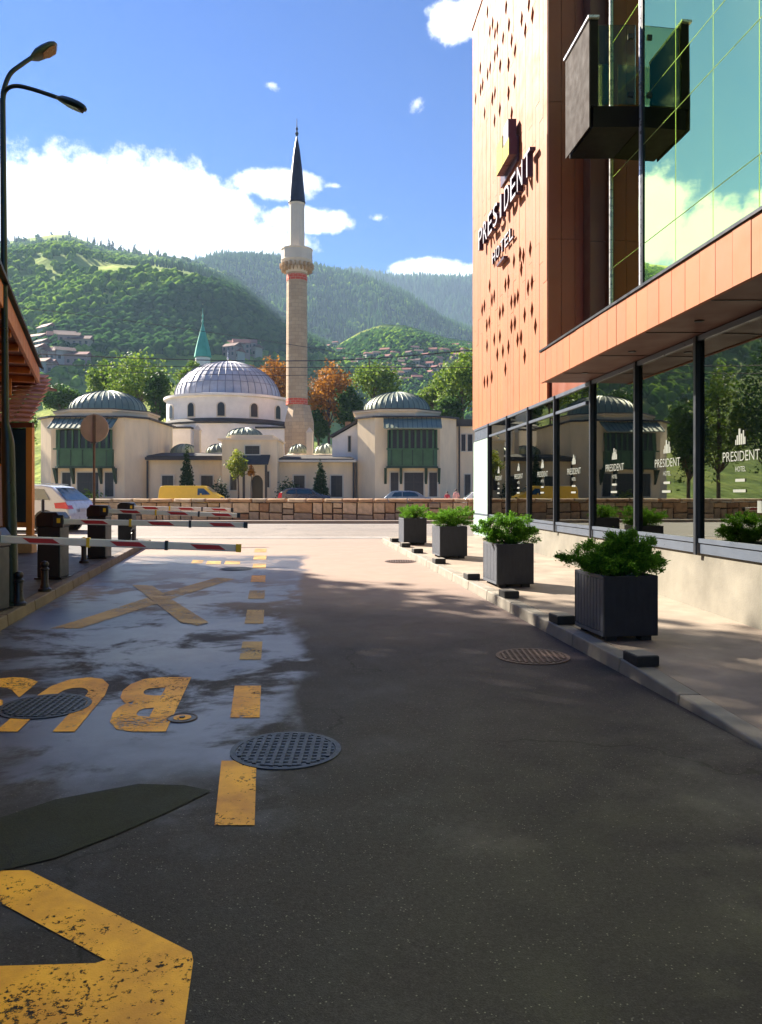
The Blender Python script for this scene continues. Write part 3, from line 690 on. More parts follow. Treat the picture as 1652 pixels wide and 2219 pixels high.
mb = MB(); mb.sbox(H, DG-.006, DG-.004, 7.87, 7.95, 1.42, 1.54); build('window_sticker', mb, m_decal, gl)

# balcony
bal = []
YB0, YB1, DB, ZB0, ZB1 = 13.06, 14.30, 4.43, 7.62, 9.42
bp = build('balcony', MB().sbox(H, DB+.07, DU-.003, YB0+.0, YB1, ZB0, ZB0+.34), m_balc, hotel)
build('side_panel', MB().sbox(H, DB, DB+.02, YB0-.01, YB1, ZB0, ZB1-.04), m_balc_side, bp)
build('side_frame', MB().sbox(H, DB+.021, DB+.145, YB0-.012, YB1, ZB0+.345, ZB1-.05), m_balc, bp)
build('handrail', MB().sbox(H, DB-.03, DB+.15, YB0-.06, YB1+.02, ZB1-.04, ZB1+.0), m_steel, bp)
build('glass_rail', MB().sbox(H, DB+.15, DU-.08, YB0+.02, YB0+.035, ZB0+.38, ZB1-.12), m_glass_rail, bp)
build('glass_rail', MB().sbox(H, DB+.15, DU-.08, YB1-.035, YB1-.02, ZB0+.38, ZB1-.12), m_glass_rail, bp)
build('rail_clamp', MB().sbox(H, DU-.2, DU-.12, YB0, YB0+.05, ZB1-.35, ZB1-.27).sbox(H, DU-.2, DU-.12, YB0, YB0+.05, ZB0+.5, ZB0+.58), m_black, bp)
# hotel sign on the tower
sign = thing('hotel_sign', H(DT, 18.3, 8), 'raised sign on the orange tower with letters reading PRESIDENT HOTEL and emblem', 'sign')
sf = lambda d: (lambda a, b: H(DT-d, a, b))
def raised(s, ya, yb, z0, z1, dep, parent, name='letter', bold=.02, lift=.06):
    n = len(s); adv = (ya-yb)/n
    for i, ch in enumerate(s):
        V, F, asp = text_geo(ch, bold); w = adv*.76 if ch != 'I' else adv*.22
        y0 = ya-adv*(i+.5)+w/2
        P = lambda d: [H(DT-d, y0-a*w, z0+b*(z1-z0)) for a, b in V]
        mb = MB(); nV = len(V); mb.cm = 0; mb.add(P(lift+dep), F); mb.cm = 1
        vs = P(lift+dep)+P(lift); B = boundary(F); mb.add(vs, [(a,b,b+nV,a+nV) for a,b in B]+[tuple(i+nV for i in f) for f in F])
        me = bpy.data.meshes.new(name); me.from_pydata(mb.v, [], mb.f); me.materials.append(m_letter); me.materials.append(m_letter_side); me.polygons.foreach_set('material_index', mb.m); me.update()
        link(name, me, parent)
raised('PRESIDENT', 20.95, 15.75, 7.98, 8.50, .12, sign, bold=-.004)
raised('HOTEL', 19.75, 17.55, 7.28, 7.56, .05, sign, bold=.0, lift=.03)
def embar(y0, y1, z0a, z0b, z1, m, dep=.18):
    mb = MB(); mb.cm = 1; mb.add([H(DT-d, y, z) for d in (.06, .06+dep) for y, z in ((y0,z0a),(y1,z0b),(y1,z1),(y0,z1))], [(0,1,2,3),(0,4,5,1),(1,5,6,2),(2,6,7,3),(3,7,4,0)]); mb.f.append((7,6,5,4)); mb.m.append(0); return mb
EM = [m_emb, m_letter_side]
e = build('emblem', embar(18.50, 17.91, 8.98, 8.98, 9.66, 0), EM, sign)
build('emblem_bar', embar(17.89, 17.30, 8.98, 8.98, 9.36, 0), EM, e)
build('emblem_bar', embar(17.80, 17.36, 9.365, 9.365, 9.78, 0), [m_letter, m_letter_side], e)
build('emblem_backing', MB().prism([(18.9,8.86),(17.35,8.86),(17.35,9.42),(18.2,9.55),(18.9,9.58)], lambda a,b,t: H(DT-t,a,b), .01, .055), m_letter_side, sign)
build('underline', MB().sbox(H, DT-.12, DT-.02, 18.3, 19.0, 7.02, 7.08), m_letter_side, sign)

# ---------------------------------------------------------------- planters with junipers
def juniper(loc, clumps, seed, nper=420):
    rs = np.random.default_rng(seed); V = []; F = []; plumes = []
    for (cx, cy, cz, rx, ry, rz) in clumps:
        c0 = np.array((cx,cy,cz)); r0 = np.array((rx,ry,rz))
        for k in range(int(7+rx*rz*420)):
            d = rs.normal(size=3); d[2] = abs(d[2])*.7-.1; d /= np.linalg.norm(d)
            a = c0+d*r0*.35; b = c0+d*r0*rs.uniform(.85,1.35)+np.array((0,0,rs.uniform(0,.03))); plumes.append((a,b,rs.uniform(.022,.044)))
    per = int(nper/2.6)
    for a, b, w0 in plumes:
        ax = b-a; L0 = np.linalg.norm(ax)+1e-6; ax = ax/L0
        for k in range(int(per*(.6+L0*4))):
            f = rs.uniform(0,1)**.8; p = a+(b-a)*f+rs.normal(size=3)*w0*(1.1-f*.75)
            dirv = ax*.9+np.array((0,0,.35))+rs.normal(size=3)*.5; dirv /= np.linalg.norm(dirv)
            side = np.cross(dirv, rs.normal(size=3)); side /= np.linalg.norm(side)+1e-6
            L = rs.uniform(.016,.036); w = rs.uniform(.003,.0055)
            o = len(V); V += [tuple(p-side*w*.6), tuple(p+side*w*.6), tuple(p+dirv*L*.55+side*w), tuple(p+dirv*L), tuple(p+dirv*L*.55-side*w)]
            F.append((o,o+1,o+2,o+3,o+4))
    return V, F
PL = [(7.22, 2.02, [(0,0,.18,.20,.17,.15),(-.33,-.02,.16,.16,.10,.07),(.03,.02,.31,.12,.12,.12),(.22,0,.14,.15,.14,.11),(.13,.05,.30,.14,.12,.09),(-.15,.05,.25,.13,.12,.09),(-.18,-.05,.10,.16,.14,.08),(.10,-.1,.12,.2,.12,.10)], 'nearest square charcoal planter with a ragged spreading juniper, by the fourth kerb block'),
      (10.8, 1.57, [(-.02,0,.16,.26,.2,.14),(-.30,0,.18,.15,.14,.14),(.02,0,.32,.19,.16,.12),(.2,.02,.18,.14,.14,.12),(-.2,0,.3,.13,.12,.10)], 'second charcoal planter from the camera, its juniper drooping over the left side'),
      (14.75, 1.09, [(0,0,.14,.26,.2,.12),(-.2,0,.2,.2,.15,.12),(.18,0,.25,.17,.15,.13),(.02,0,.26,.2,.15,.1)], 'third charcoal planter from the camera, with a broad flat topped juniper'),
      (17.8, .51, [(0,0,.12,.23,.2,.11),(.1,0,.24,.16,.14,.1),(-.12,0,.22,.15,.14,.1)], 'farthest charcoal planter, next to the street mouth, with the smallest juniper')]
PW, PD, PH = .52, .70, .60
pl_mesh = {}
def planter_parts(root, x, y, z):
    rot = Matrix.Rotation(math.atan(.146), 4, 'Z')
    def T(a, b, c): v = rot @ Vector((a, b, 0)); return (x+v.x, y+v.y, z+c)
    def bxp(a0,a1,b0,b1,c0,c1): return MB().sbox(T, a0,a1,b0,b1,c0,c1)
    bevel(build('front_board', bxp(0, PW, 0, .025, .05, PH), m_planter, root), .006)
    bevel(build('back_board', bxp(0, PW, PD-.025, PD, .05, PH), m_planter, root), .006)
    for s in (0, 1):
        x0_ = .0 if s == 0 else PW-.025
        n = 9; w = (PD-.05)/n
        for k in range(n):
            bevel(build('slat', bxp(x0_, x0_+.025+random.uniform(-.002,.002), .025+k*w+.004, .025+(k+1)*w-.004, .09, PH-.03), m_planter_side_lit, root), .004, 1)
        build('side_rail', bxp(x0_-.004 if s==0 else x0_, x0_+.025+(0 if s==0 else .004), .0255, PD-.0255, .05, .088), m_planter_side_lit, root)
        build('top_rail', bxp(x0_-.003 if s==0 else x0_, x0_+.025+(0 if s==0 else .003), .0255, PD-.0255, PH-.028, PH), m_planter_side_lit, root)
    for a in (.04, PW-.14):
        for b in (.05, PD-.16): build('foot', bxp(a, a+.1, b, b+.1, 0, .05), m_block, root)
    build('soil', bxp(.026, PW-.026, .026, PD-.026, .3, PH-.06), m_soil, root)
for i, (Y, X, cl, lab) in enumerate(PL):
    cl = cl+[(-.12,-.08,.07,.17,.2,.06),(.13,-.08,.07,.17,.2,.06),(0,.1,.09,.22,.2,.07)]
    z = gz(Y)+fh(Y,1)-.004
    t = thing('planter', (X, Y, z), lab, 'planter', 'planters along the right kerb'); planter_parts(t, X, Y, z)
    cx, cy = X+PW/2*.98-.02, Y+PD/2; zb = z+PH-.04
    sh = thing('juniper_shrub', (cx, cy, zb), ['ragged juniper with a long left branch in the nearest planter','rounded juniper in the second planter from the camera','flat topped juniper in the third planter from the camera','small juniper in the farthest planter'][i], 'shrub', 'junipers in the planters')
    V, F = juniper(None, [(a*1.12+cx, b+cy, c*.96+zb, d*1.2, e_*1.1, f*1.0) for a,b,c,d,e_,f in cl], 11+i, [560,380,240,200][i])
    mb = MB(); mb.v = V; mb.f = F; mb.m = [0]*len(F)
    me = bpy.data.meshes.new('foliage'); me.from_pydata(V, [], F); me.materials.append(m_juniper); me.update(); link('foliage', me, sh)
    mb = MB()
    for (a,b,c,d,e_,f) in cl: mb.tube([(cx,cy,zb-.03),(cx+a*.4,cy+b*.4,zb+c*.4),(cx+a,cy+b,zb+c)], [.018,.012,.005], 6)
    build('stem', mb, m_bark, sh)

# low dark blocks along the right kerb
blk = [(1345,1440),(1192,1354),(1088,1297),(1013,1257),(957,1222),(914,1199),(881,1186),(853,1175)]
bb = [ 'nearest low black block on the right kerb, in front of the nearest planter','second low black block from the camera, left of the nearest planter','third low black block on the right kerb, before the second planter','fourth low black block on the right kerb, left of the second planter','fifth low black block on the right kerb, near the third planter','sixth low black block on the right kerb, left of the third planter','seventh low black block on the right kerb, before the farthest planter','farthest low black block, at the end of the right kerb']
for i, (px, py) in enumerate(blk):
    Y = 1730*(EYE-.12)/(py-1037.4); X = KR+.13+RX*Y; z = gz(Y)+fh(Y,1)
    w, d, h = .19, .26, .085
    rot = Matrix.Rotation(math.atan(.146), 4, 'Z')
    def T(a,b,c): v = rot @ Vector((a,b,0)); return (X+v.x, Y+v.y, z+c)
    t = thing('kerb_block', (X,Y,z), bb[i], 'kerb block', 'low black blocks on the right kerb')
    bevel(build('block_body', MB().sbox(T, -w/2, w/2, 0, d, 0, h), m_block, t), .008)
    build('block_lit_top', MB().sbox(T, -w/2+.01, w/2-.01, .01, d-.01, h, h+.006), m_kerb, t)  # pale sheet painting the sunlit top of the black block

# ---------------------------------------------------------------- barriers on the left
def stripes(mb_, fn, L, h, y0): pass
BAR = [(8.75, -4.40, .94, (22,1168), (523,1188), 'nearest barrier, cabinet cut by the left edge, boom across the lane'),
       (11.76, -4.90, .99, (155,1130), (537,1138), 'second barrier from the camera, dark cabinet with black hood and striped boom'),
       (14.8, -5.28, .99, (250,1107), (521,1117), 'third barrier from the camera, standing before the round sign post'),
       (19.0, -6.10, .92, (303,1100), (506,1105), 'farthest barrier, with the smallest cabinet near the street mouth')]
for i, (Y, X, hh, pa, pb, lab) in enumerate(BAR):
    z = gz(Y)+.12; w = .34
    t = thing('parking_barrier', (X,Y,z), lab, 'barrier', 'parking barriers on the left pavement')
    bevel(build('cabinet', MB().box(X-w/2, X+w/2, Y, Y+.34, z+.02, z+hh-.22), m_cab, t), .012)
    bevel(build('hood', MB().prism([(-w/2-.012,0),(w/2+.012,0),(w/2+.012,.13),(w/2-.05,.215),(-w/2+.06,.22),(-w/2-.012,.15)], lambda a,b,c:(X+a,Y+c,z+hh-.219+b), -.012, .352), m_black, t), .014, 3)
    build('door_line', MB().box(X-w/2+.03, X+w/2-.03, Y-.004, Y-.001, z+.08, z+hh-.30), m_cab, t)
    build('lock', MB().box(X-.015, X+.015, Y-.02, Y-.0045, z+hh-.42, z+hh-.38), m_black, t)
    build('base_plate', MB().box(X-w/2-.03, X+w/2+.03, Y-.03, Y+.37, z, z+.0195), m_black, t)
    A = WP(pa[0], pa[1], Y+.06); 
    Yt = Y+.06+.146*2.6; Bp = WP(pb[0], pb[1], Yt)
    A = Vector((X+w/2-.02, Y+.06, A.z)); dv = Bp-A; L = dv.length; ux = dv.normalized(); uz = Vector((0,0,1)); uy = uz.cross(ux).normalized(); uz = ux.cross(uy)
    th = .042
    def T(a, b, c): p = A+ux*a+uy*b+uz*c; return (p.x,p.y,p.z)
    arm = bevel(build('boom', MB().sbox(T, .0, L-.06, -.025, .025, -th, th), m_armw, t), .01)
    for k, f in enumerate((.18, .53, .86)):
        s0 = L*f; q = MB()
        pts = [(s0-.2,.025),(s0+.12,.025),(s0+.2,-.025),(s0-.12,-.025)]
        q.prism(pts, lambda a,b,c: T(a, c, b), -.0285, .0285); build('red_stripe', q, m_red, arm)
    build('end_cap', MB().sbox(T, L-.06, L, -.03, .03, -th-.004, th+.004), m_yelp if i == 0 else m_black, arm)
    build('boom_clip', MB().sbox(T, L*.68, L*.68+.035, -.032, .032, -th-.012, th+.012), m_black, arm)
    build('boom_clip', MB().sbox(T, L*.36, L*.36+.035, -.032, .032, -th-.012, th+.012), m_yelp, arm)
    bevel(build('pivot', MB().sbox(T, -.10, .06, -.085, -.026, -.09, .10), m_black, t), .015)
    build('warning_mark', MB().sbox(T, -.03, .02, -.088, -.0855, -.02, .05), m_yelp, t)

# small bollards
def bollard(px, py, h, lab, top=None, plain=False, Y=None):
    Y = Y or 1730*(EYE-.12)/(py-1037.4); X = (px-826)/1730*Y; z = gz(Y)+.12
    t = thing('bollard', (X,Y,z), lab, 'bollard', 'black bollards on the left pavement'); r = .045
    if plain: prof = [(r*.9,0),(r*.9,h-.03),(r*.6,h)]
    else: prof = [(.085,0),(.085,.03),(.06,.05),(.055,.08),(.046,.10),(.046,h-.13),(.056,h-.12),(.056,h-.10),(.035,h-.085),(.05,h-.06),(.052,h-.035),(.035,h-.008),(.006,h)]
    build('post', MB().lathe(X, Y, [(a,z+b) for a,b in prof], 16), m_black, t, True)
    if top: build('post_cap', MB().lathe(X, Y, [(.054,z+h-.06),(.06,z+h-.04),(.058,z+h+.02),(.03,z+h+.045),(.005,z+h+.05)], 16), m_yelp, t, True)
bollard(182,1219,.40,'black bollard with a yellow cap seen above the nearest boom', True)
bollard(97,1281,.40,'black bollard standing before the second barrier cabinet')
bollard(41,1312,.40,'black bollard at the foot of the street lamp')
bollard(93,1160,.95,'tall slim black post beside the silver car', plain=True, Y=21.0)
bollard(289,1176,.32,'short black bollard at the foot of the farthest barrier')

# ---------------------------------------------------------------- street lamp
Yl = 9.35; X0 = -4.34
lamp = thing('street_lamp', (X0, Yl, gz(Yl)+.12), 'tall dark green street lamp with two curved arms at the left edge', 'street lamp')
zb = gz(Yl)+.12
P0 = WP(25,1310,Yl); P1 = WP(17,965,Yl); P2 = WP(12,940,Yl); P3 = WP(6,215,Yl)
build('base_flange', MB().lathe(P0.x, P0.y, [(.13,zb),(.13,zb+.03),(.09,zb+.05)], 20), m_dgreen, lamp, True)
build('lower_post', MB().tube([(P0.x,Yl,zb+.05),P1,(P1.x,Yl,P1.z+.05),(P2.x,Yl,P2.z+.1)], [.08,.076,.07,.05], 18), m_dgreen, lamp, True)
build('upper_post', MB().tube([(P2.x,Yl,P2.z+.08), WP(9,600,Yl), P3], [.041,.037,.031], 14), m_dgreen, lamp, True)
def arc(pts, n=6):
    out = []; 
    for i in range(len(pts)-1):
        p0 = Vector(pts[max(i-1,0)]); p1 = Vector(pts[i]); p2 = Vector(pts[i+1]); p3 = Vector(pts[min(i+2,len(pts)-1)])
        for k in range(n):
            t_ = k/n; out.append(.5*((2*p1)+(-p0+p2)*t_+(2*p0-5*p1+4*p2-p3)*t_*t_+(-p0+3*p1-3*p2+p3)*t_**3))
    out.append(Vector(pts[-1])); return out
build('arm', MB().tube(arc([WP(6,220,Yl),WP(8,195,Yl),WP(22,160,Yl+.05),WP(46,140,Yl+.15),WP(74,121,Yl+.28)]), .026, 10), m_dgreen, lamp, True)
build('arm', MB().tube(arc([WP(7,228,Yl),WP(11,198,Yl),WP(32,186,Yl-.05),WP(70,193,Yl-.1),WP(130,213,Yl-.2)]), .024, 10), m_dgreen, lamp, True)
def head(a, b, r):
    d = (b-a); L = d.length; ux = d/L; uy = Vector((0,1,0)); uz = ux.cross(uy).normalized(); uy = uz.cross(ux)
    mb = MB(); n = 14; rings = [(0,.35),(.08,.55),(.25,.9),(.5,1.0),(.75,.95),(.92,.7),(1,.3)]
    vs = []; 
    for u, s_ in rings:
        for k in range(n):
            an = 2*math.pi*k/n; q = math.sin(an)*(.8 if math.sin(an) > 0 else .5); vs.append(a+ux*L*u+uy*math.cos(an)*r*1.1*s_ + uz*(-q)*r*s_*-1)
    fs = [(i*n+k, i*n+(k+1)%n, (i+1)*n+(k+1)%n, (i+1)*n+k) for i in range(len(rings)-1) for k in range(n)]+[tuple(range(n)), tuple((len(rings)-1)*n+k for k in range(n))]
    mb.add(vs, fs); h = build('lamp_head', mb, m_dgreen, lamp, True)
    mb = MB(); vs = []
    s_ = -1 if uz.z > 0 else 1
    for u, q in ((.35,.5),(.6,.85),(.85,.75),(.95,.3)):
        for c in (-1,1): vs.append(a+ux*L*u+uy*c*r*q+uz*s_*r*.53*(1 if q > .4 else .6))
    mb.add(vs, [(0,1,3,2),(2,3,5,4),(4,5,7,6)]); build('lamp_lens', mb, m_lampglass, h)
head(WP(68,126,Yl+.25), WP(123,98,Yl+.5), .085)
head(WP(124,213,Yl-.18), WP(185,236,Yl-.35), .075)

# ---------------------------------------------------------------- round traffic sign from behind
Ys = 16.8; ps = WP(204,1190,Ys)
sg = thing('traffic_sign', (ps.x, Ys, gz(Ys)+.12), 'round traffic sign seen from behind on a thin pole with a small plate', 'traffic sign')
build('pole', MB().tube([(ps.x,Ys,gz(Ys)+.12),(ps.x,Ys,WP(0,897,Ys).z)], .026, 10), simple('rusty_pole', (.16,.09,.06), .6, .3, 6), sg, True)
c = WP(205,928,Ys-.05); mb = MB(); n = 32
mb.add([(c.x+r*math.cos(2*math.pi*k/n), c.y+y, c.z+r*math.sin(2*math.pi*k/n)) for r, y in ((.295,-.012),(.295,.012)) for k in range(n)], [tuple(range(n)), tuple(range(2*n-1,n-1,-1))]+[(k,(k+1)%n,n+(k+1)%n,n+k) for k in range(n)])
m_signback = simple('sign_back_metal', (.62,.42,.30), .5, .12, 4)
build('sign_disc', mb, m_signback, sg)
build('disc_rib', MB().box(c.x-.03, c.x+.03, c.y-.035, c.y-.013, c.z-.29, c.z+.27), simple('sign_rib', (.22,.14,.10), .6), sg)
c2 = WP(203,975,Ys-.05)
bevel(build('small_plate', MB().box(c2.x-.30,c2.x+.30,c2.y-.01,c2.y+.01,c2.z-.12,c2.z+.12), simple('plate_back', (.62,.55,.50), .5, .1, 4), sg), .01)
build('plate_mark', MB().lathe(c2.x-.19, 0, [(.045,0),(.045,.003)], 16), m_black, sg)
pm = sg.children[-1]; pm.data.transform(Matrix.Translation((0,0,0)))
for v in pm.data.vertices: x_, y_, z_ = v.co; v.co = (x_, c2.y-.0105-z_, c2.z+y_)
build('clamp', MB().box(c2.x-.06,c2.x+.06,c2.y-.03,c2.y-.011,c2.z+.13,c2.z+.17), simple('clamp_metal', (.15,.12,.11), .5), sg)

# ---------------------------------------------------------------- wooden house on the left
house = thing('wooden_house', (-9,15,.4), 'timber gabled house with orange brown bargeboard and low red tiled canopy', 'building')
# long eave running away from the camera, roof rising to the left above it
ZE = 4.10; ed = Vector((-2.32, 6.44, 0)).normalized(); en = Vector((-ed.y, ed.x, 0))      # along the eave, and inwards (left)
E1 = WP(86,797,15.6); E1.z = 0; LEN = 10.5
def EV(a, b, z): p = E1-ed*a+en*b; return (p.x, p.y, z)
zs_ = 3.78
bevel(build('eave_board', MB().sbox(EV, 0, LEN, 0, .05, zs_, ZE-.05), m_wood, house), .006)
build('roof_sheet', MB().hexa([EV(-.05,-.06,ZE-.045),EV(LEN,-.06,ZE-.045),EV(LEN,5,ZE+3.0),EV(-.05,5,ZE+3.0),EV(-.05,-.06,ZE),EV(LEN,-.06,ZE),EV(LEN,5,ZE+3.05),EV(-.05,5,ZE+3.05)]), m_roofblk, house)
n = 22
for k in range(n):
    a = LEN*k/n; build('soffit_board', MB().sbox(EV, a+.006, a+LEN/n-.006, .052, 4.0, zs_+.05, zs_+.075), m_wood_d, house)
for k in range(9):
    a = .5+k*1.15; bevel(build('rafter', MB().sbox(EV, a, a+.10, .053, 3.9, zs_-.06, zs_+.048), m_wood, house), .008)
build('end_board', MB().sbox(EV, -.0, .04, .052, 4.0, zs_-.0, zs_+.3), m_wood, house)
build('timber_wall', MB().sbox(EV, .7, LEN, 1.25, 1.40, .3, zs_+.045), m_wood_d, house)
for k in range(16):
    a = .72+k*.62; build('wall_plank', MB().sbox(EV, a, a+.60, 1.225, 1.249, .35, zs_+.04), m_wood, house)
bevel(build('door_post', MB().sbox(EV, .45, .62, 1.0, 1.17, .3, zs_+.045), m_wood_l, house), .01)
build('hanging_bracket', MB().sbox(EV, .9, .98, .42, .50, zs_-.36, zs_-.062), m_wood_l, house)
# tiled canopy behind
Yc = 16.2
tl = WP(28,815,Yc); br_ = WP(80,920,Yc)
can = build('canopy_deck', MB().hexa([(-12,Yc,tl.z-.02),(tl.x,Yc,tl.z-.02),(tl.x,Yc+2.2,tl.z-.02),(-12,Yc+2.2,tl.z-.02),(-12,Yc,tl.z+.02),(tl.x,Yc,tl.z+.02),(tl.x,Yc+2.2,tl.z+.02),(-12,Yc+2.2,tl.z+.02)]), m_wood_d, house)
rows = 11
for k in range(rows):
    f = k/rows
    xr = WP(33,0,Yc).x + (WP(78,0,Yc).x-WP(33,0,Yc).x)*(f**.5)
    z0 = tl.z+.25-(tl.z+.25-br_.z)*f; 
    nt = 8; x_l = xr-3.6
    for j in range(nt):
        xa = xr-(j+1)*.34+.004; xb = xr-j*.34-.004; y0_ = Yc+1.6-f*1.9
        mb = MB(); mb.hexa([(xa,y0_-.20,z0-.075-.01*0),(xb,y0_-.20,z0-.095),(xb,y0_+.05,z0+.0),(xa,y0_+.05,z0+.02),(xa,y0_-.20,z0-.05),(xb,y0_-.20,z0-.07),(xb,y0_+.05,z0+.02),(xa,y0_+.05,z0+.04)])
        build('roof_tile', mb, m_tile, can)
pp = WP(70,0,Yc-.1)
build('canopy_post', MB().box(pp.x-.06, pp.x+.06, Yc-.25, Yc-.13, gz(Yc)+.12+.35, br_.z-.08), m_wood_l, house)
bevel(build('stone_base', MB().box(pp.x-.62, pp.x+.08, Yc-.3, Yc-.05, gz(Yc)+.1, gz(Yc)+.47), stone_mats[1], house), .02)
build('low_board', MB().box(pp.x-.7, pp.x-.07, Yc-.22, Yc-.18, gz(Yc)+.62, gz(Yc)+.72), m_wood_l, house)
build('canopy_beam', MB().box(-11, pp.x+.06, Yc-.24, Yc-.14, br_.z-.079, br_.z+.02), m_wood_d, house)
build('glass_screen', MB().box(pp.x-.95, pp.x-.07, Yc+.0, Yc+.02, gz(Yc)+.7, br_.z-.08), m_glass_dk, house)
build('screen_frame', MB().box(pp.x-.5, pp.x-.44, Yc-.02, Yc+.04, gz(Yc)+.47, br_.z-.08), m_frame, house)
# pale poster panel at the very left
pn = thing('notice_board', (*WP(4,1140,10.3)[:2], gz(10.3)+.12), 'pale pink notice panel behind the nearest barrier cabinet', 'notice board')
a = WP(-40,1010,10.3); b = WP(11,1140,10.3)
build('panel', MB().box(a.x,b.x,10.3,10.34,b.z,a.z), simple('panel_pink', (.50,.42,.46), .6, .05, 3), pn)
build('panel_leg', MB().box(b.x-.06,b.x-.02,10.31,10.33,gz(10.3)+.12,b.z), m_black, pn); build('panel_leg', MB().box(a.x+.06,a.x+.10,10.31,10.33,gz(10.3)+.12,b.z), m_black, pn)
build('panel_rim', MB().box(a.x-.02,b.x+.005,10.295,10.345,a.z,a.z+.03), m_wood_l, pn)

# ---------------------------------------------------------------- river wall of stones
YW = 33.4; wz0, wz1 = .44, 1.43
wall = thing('river_wall', (-5,YW,wz0), 'low rough stone parapet wall along the river with a flat coping', 'wall')
build('mortar_core', MB().box(-34,12,YW+.05,YW+.42,wz0,wz1-.16), m_mortar, wall)
rs = random.Random(5)
stm = []
for k in range(10):
    mb = MB(); P = []
    for zc in (-.5,.5):
        for (a,b) in ((-.5,-.5),(.5,-.5),(.5,.5),(-.5,.5)): P.append((a+rs.uniform(-.03,.03), b, zc+rs.uniform(-.06,.06)))
    # front bulge
    mb.hexa(P); f0 = [P[0],P[1],P[5],P[4]]; inn = [(p[0]*.78, p[1]-.16, p[2]*.72) for p in f0]
    o = len(mb.v); mb.add(inn, [(0,1,2,3)]); mb.f += [(0,1,o+1,o),(1,5,o+2,o+1),(5,4,o+3,o+2),(4,0,o,o+3)]; mb.m += [0]*4
    me = mb.mesh('stone', stone_mats[k%5]); stm.append(me)
x = -34; 
cnt = 0
def stone(x0, x1, z0, z1, y=YW, d=.16):
    global cnt; cnt += 1
    inst('stone', rs.choice(stm), wall, ((x0+x1)/2, y+d/2+rs.uniform(-.015,.015), (z0+z1)/2), (0,rs.uniform(-.02,.02),0), (x1-x0-.045, d, z1-z0-.045))
x = -24.5
while x < 9:
    wgt = rs.uniform(.40,.78); 
    h0, h1 = wz0, wz1-.16; mid = h0+(h1-h0)*rs.uniform(.38,.55)
    if rs.random() < .5: stone(x, x+wgt, h0, mid); stone(x, x+wgt, mid, h1)
    elif rs.random() < .5:
        stone(x, x+wgt, h0, mid); m2 = (mid+h1)/2; stone(x, x+wgt, mid, m2); stone(x, x+wgt, m2, h1)
    else:
        stone(x, x+wgt*.5, h0, h1-.26); stone(x+wgt*.5, x+wgt, h0, h1-.26); stone(x, x+wgt, h1-.26, h1)
    x += wgt
x = -24.5
while x < 9:
    w_ = rs.uniform(.55,1.0); o = inst('coping_stone', rs.choice(stm), wall, (x+w_/2, YW+.22, wz1-.075), (0,0,0), (w_-.025, .5, .15)); x += w_
for xx in np.arange(-34,-24.5,.8):
    inst('coping_stone', stm[int(abs(xx)*7)%10], wall, (xx+.4, YW+.22, wz1-.075), (0,0,0), (.77,.5,.15))

# ---------------------------------------------------------------- overhead wires
def wire(pts, Y, r, lab):
    P = arc([WP(x,y,Y+dy) for x,y,dy in pts], 8); o = build('overhead_wire', MB().tube(P, r, 5), m_black); tag(o, lab, 'wire', 'overhead wires above the riverside road')
wire([(-80,757,0),(85,767,0),(330,777,0),(578,782,0),(800,777,0),(1040,757,0)], 27, .017, 'thickest overhead wire passing in front of the top of the domes')
wire([(100,790,0),(450,795,0),(700,796,0),(1060,796,0)], 28, .012, 'level overhead wire across the large dome, below the thickest one')
wire([(250,806,0),(500,812,0),(660,813,0),(840,803,0)], 30, .010, 'lowest thin overhead wire, crossing the ribs of the large dome')
wire([(-60,655,0),(180,682,0),(400,712,0),(640,748,0),(900,790,0)], 26, .009, 'thin overhead wire slanting down across the wooded hillside')
sw = build('wire_spacer', MB().tube([WP(800,776,27),WP(802,797,28)], .02, 6), m_black); tag(sw, 'short dark spacer hanging between two overhead wires', 'wire spacer')

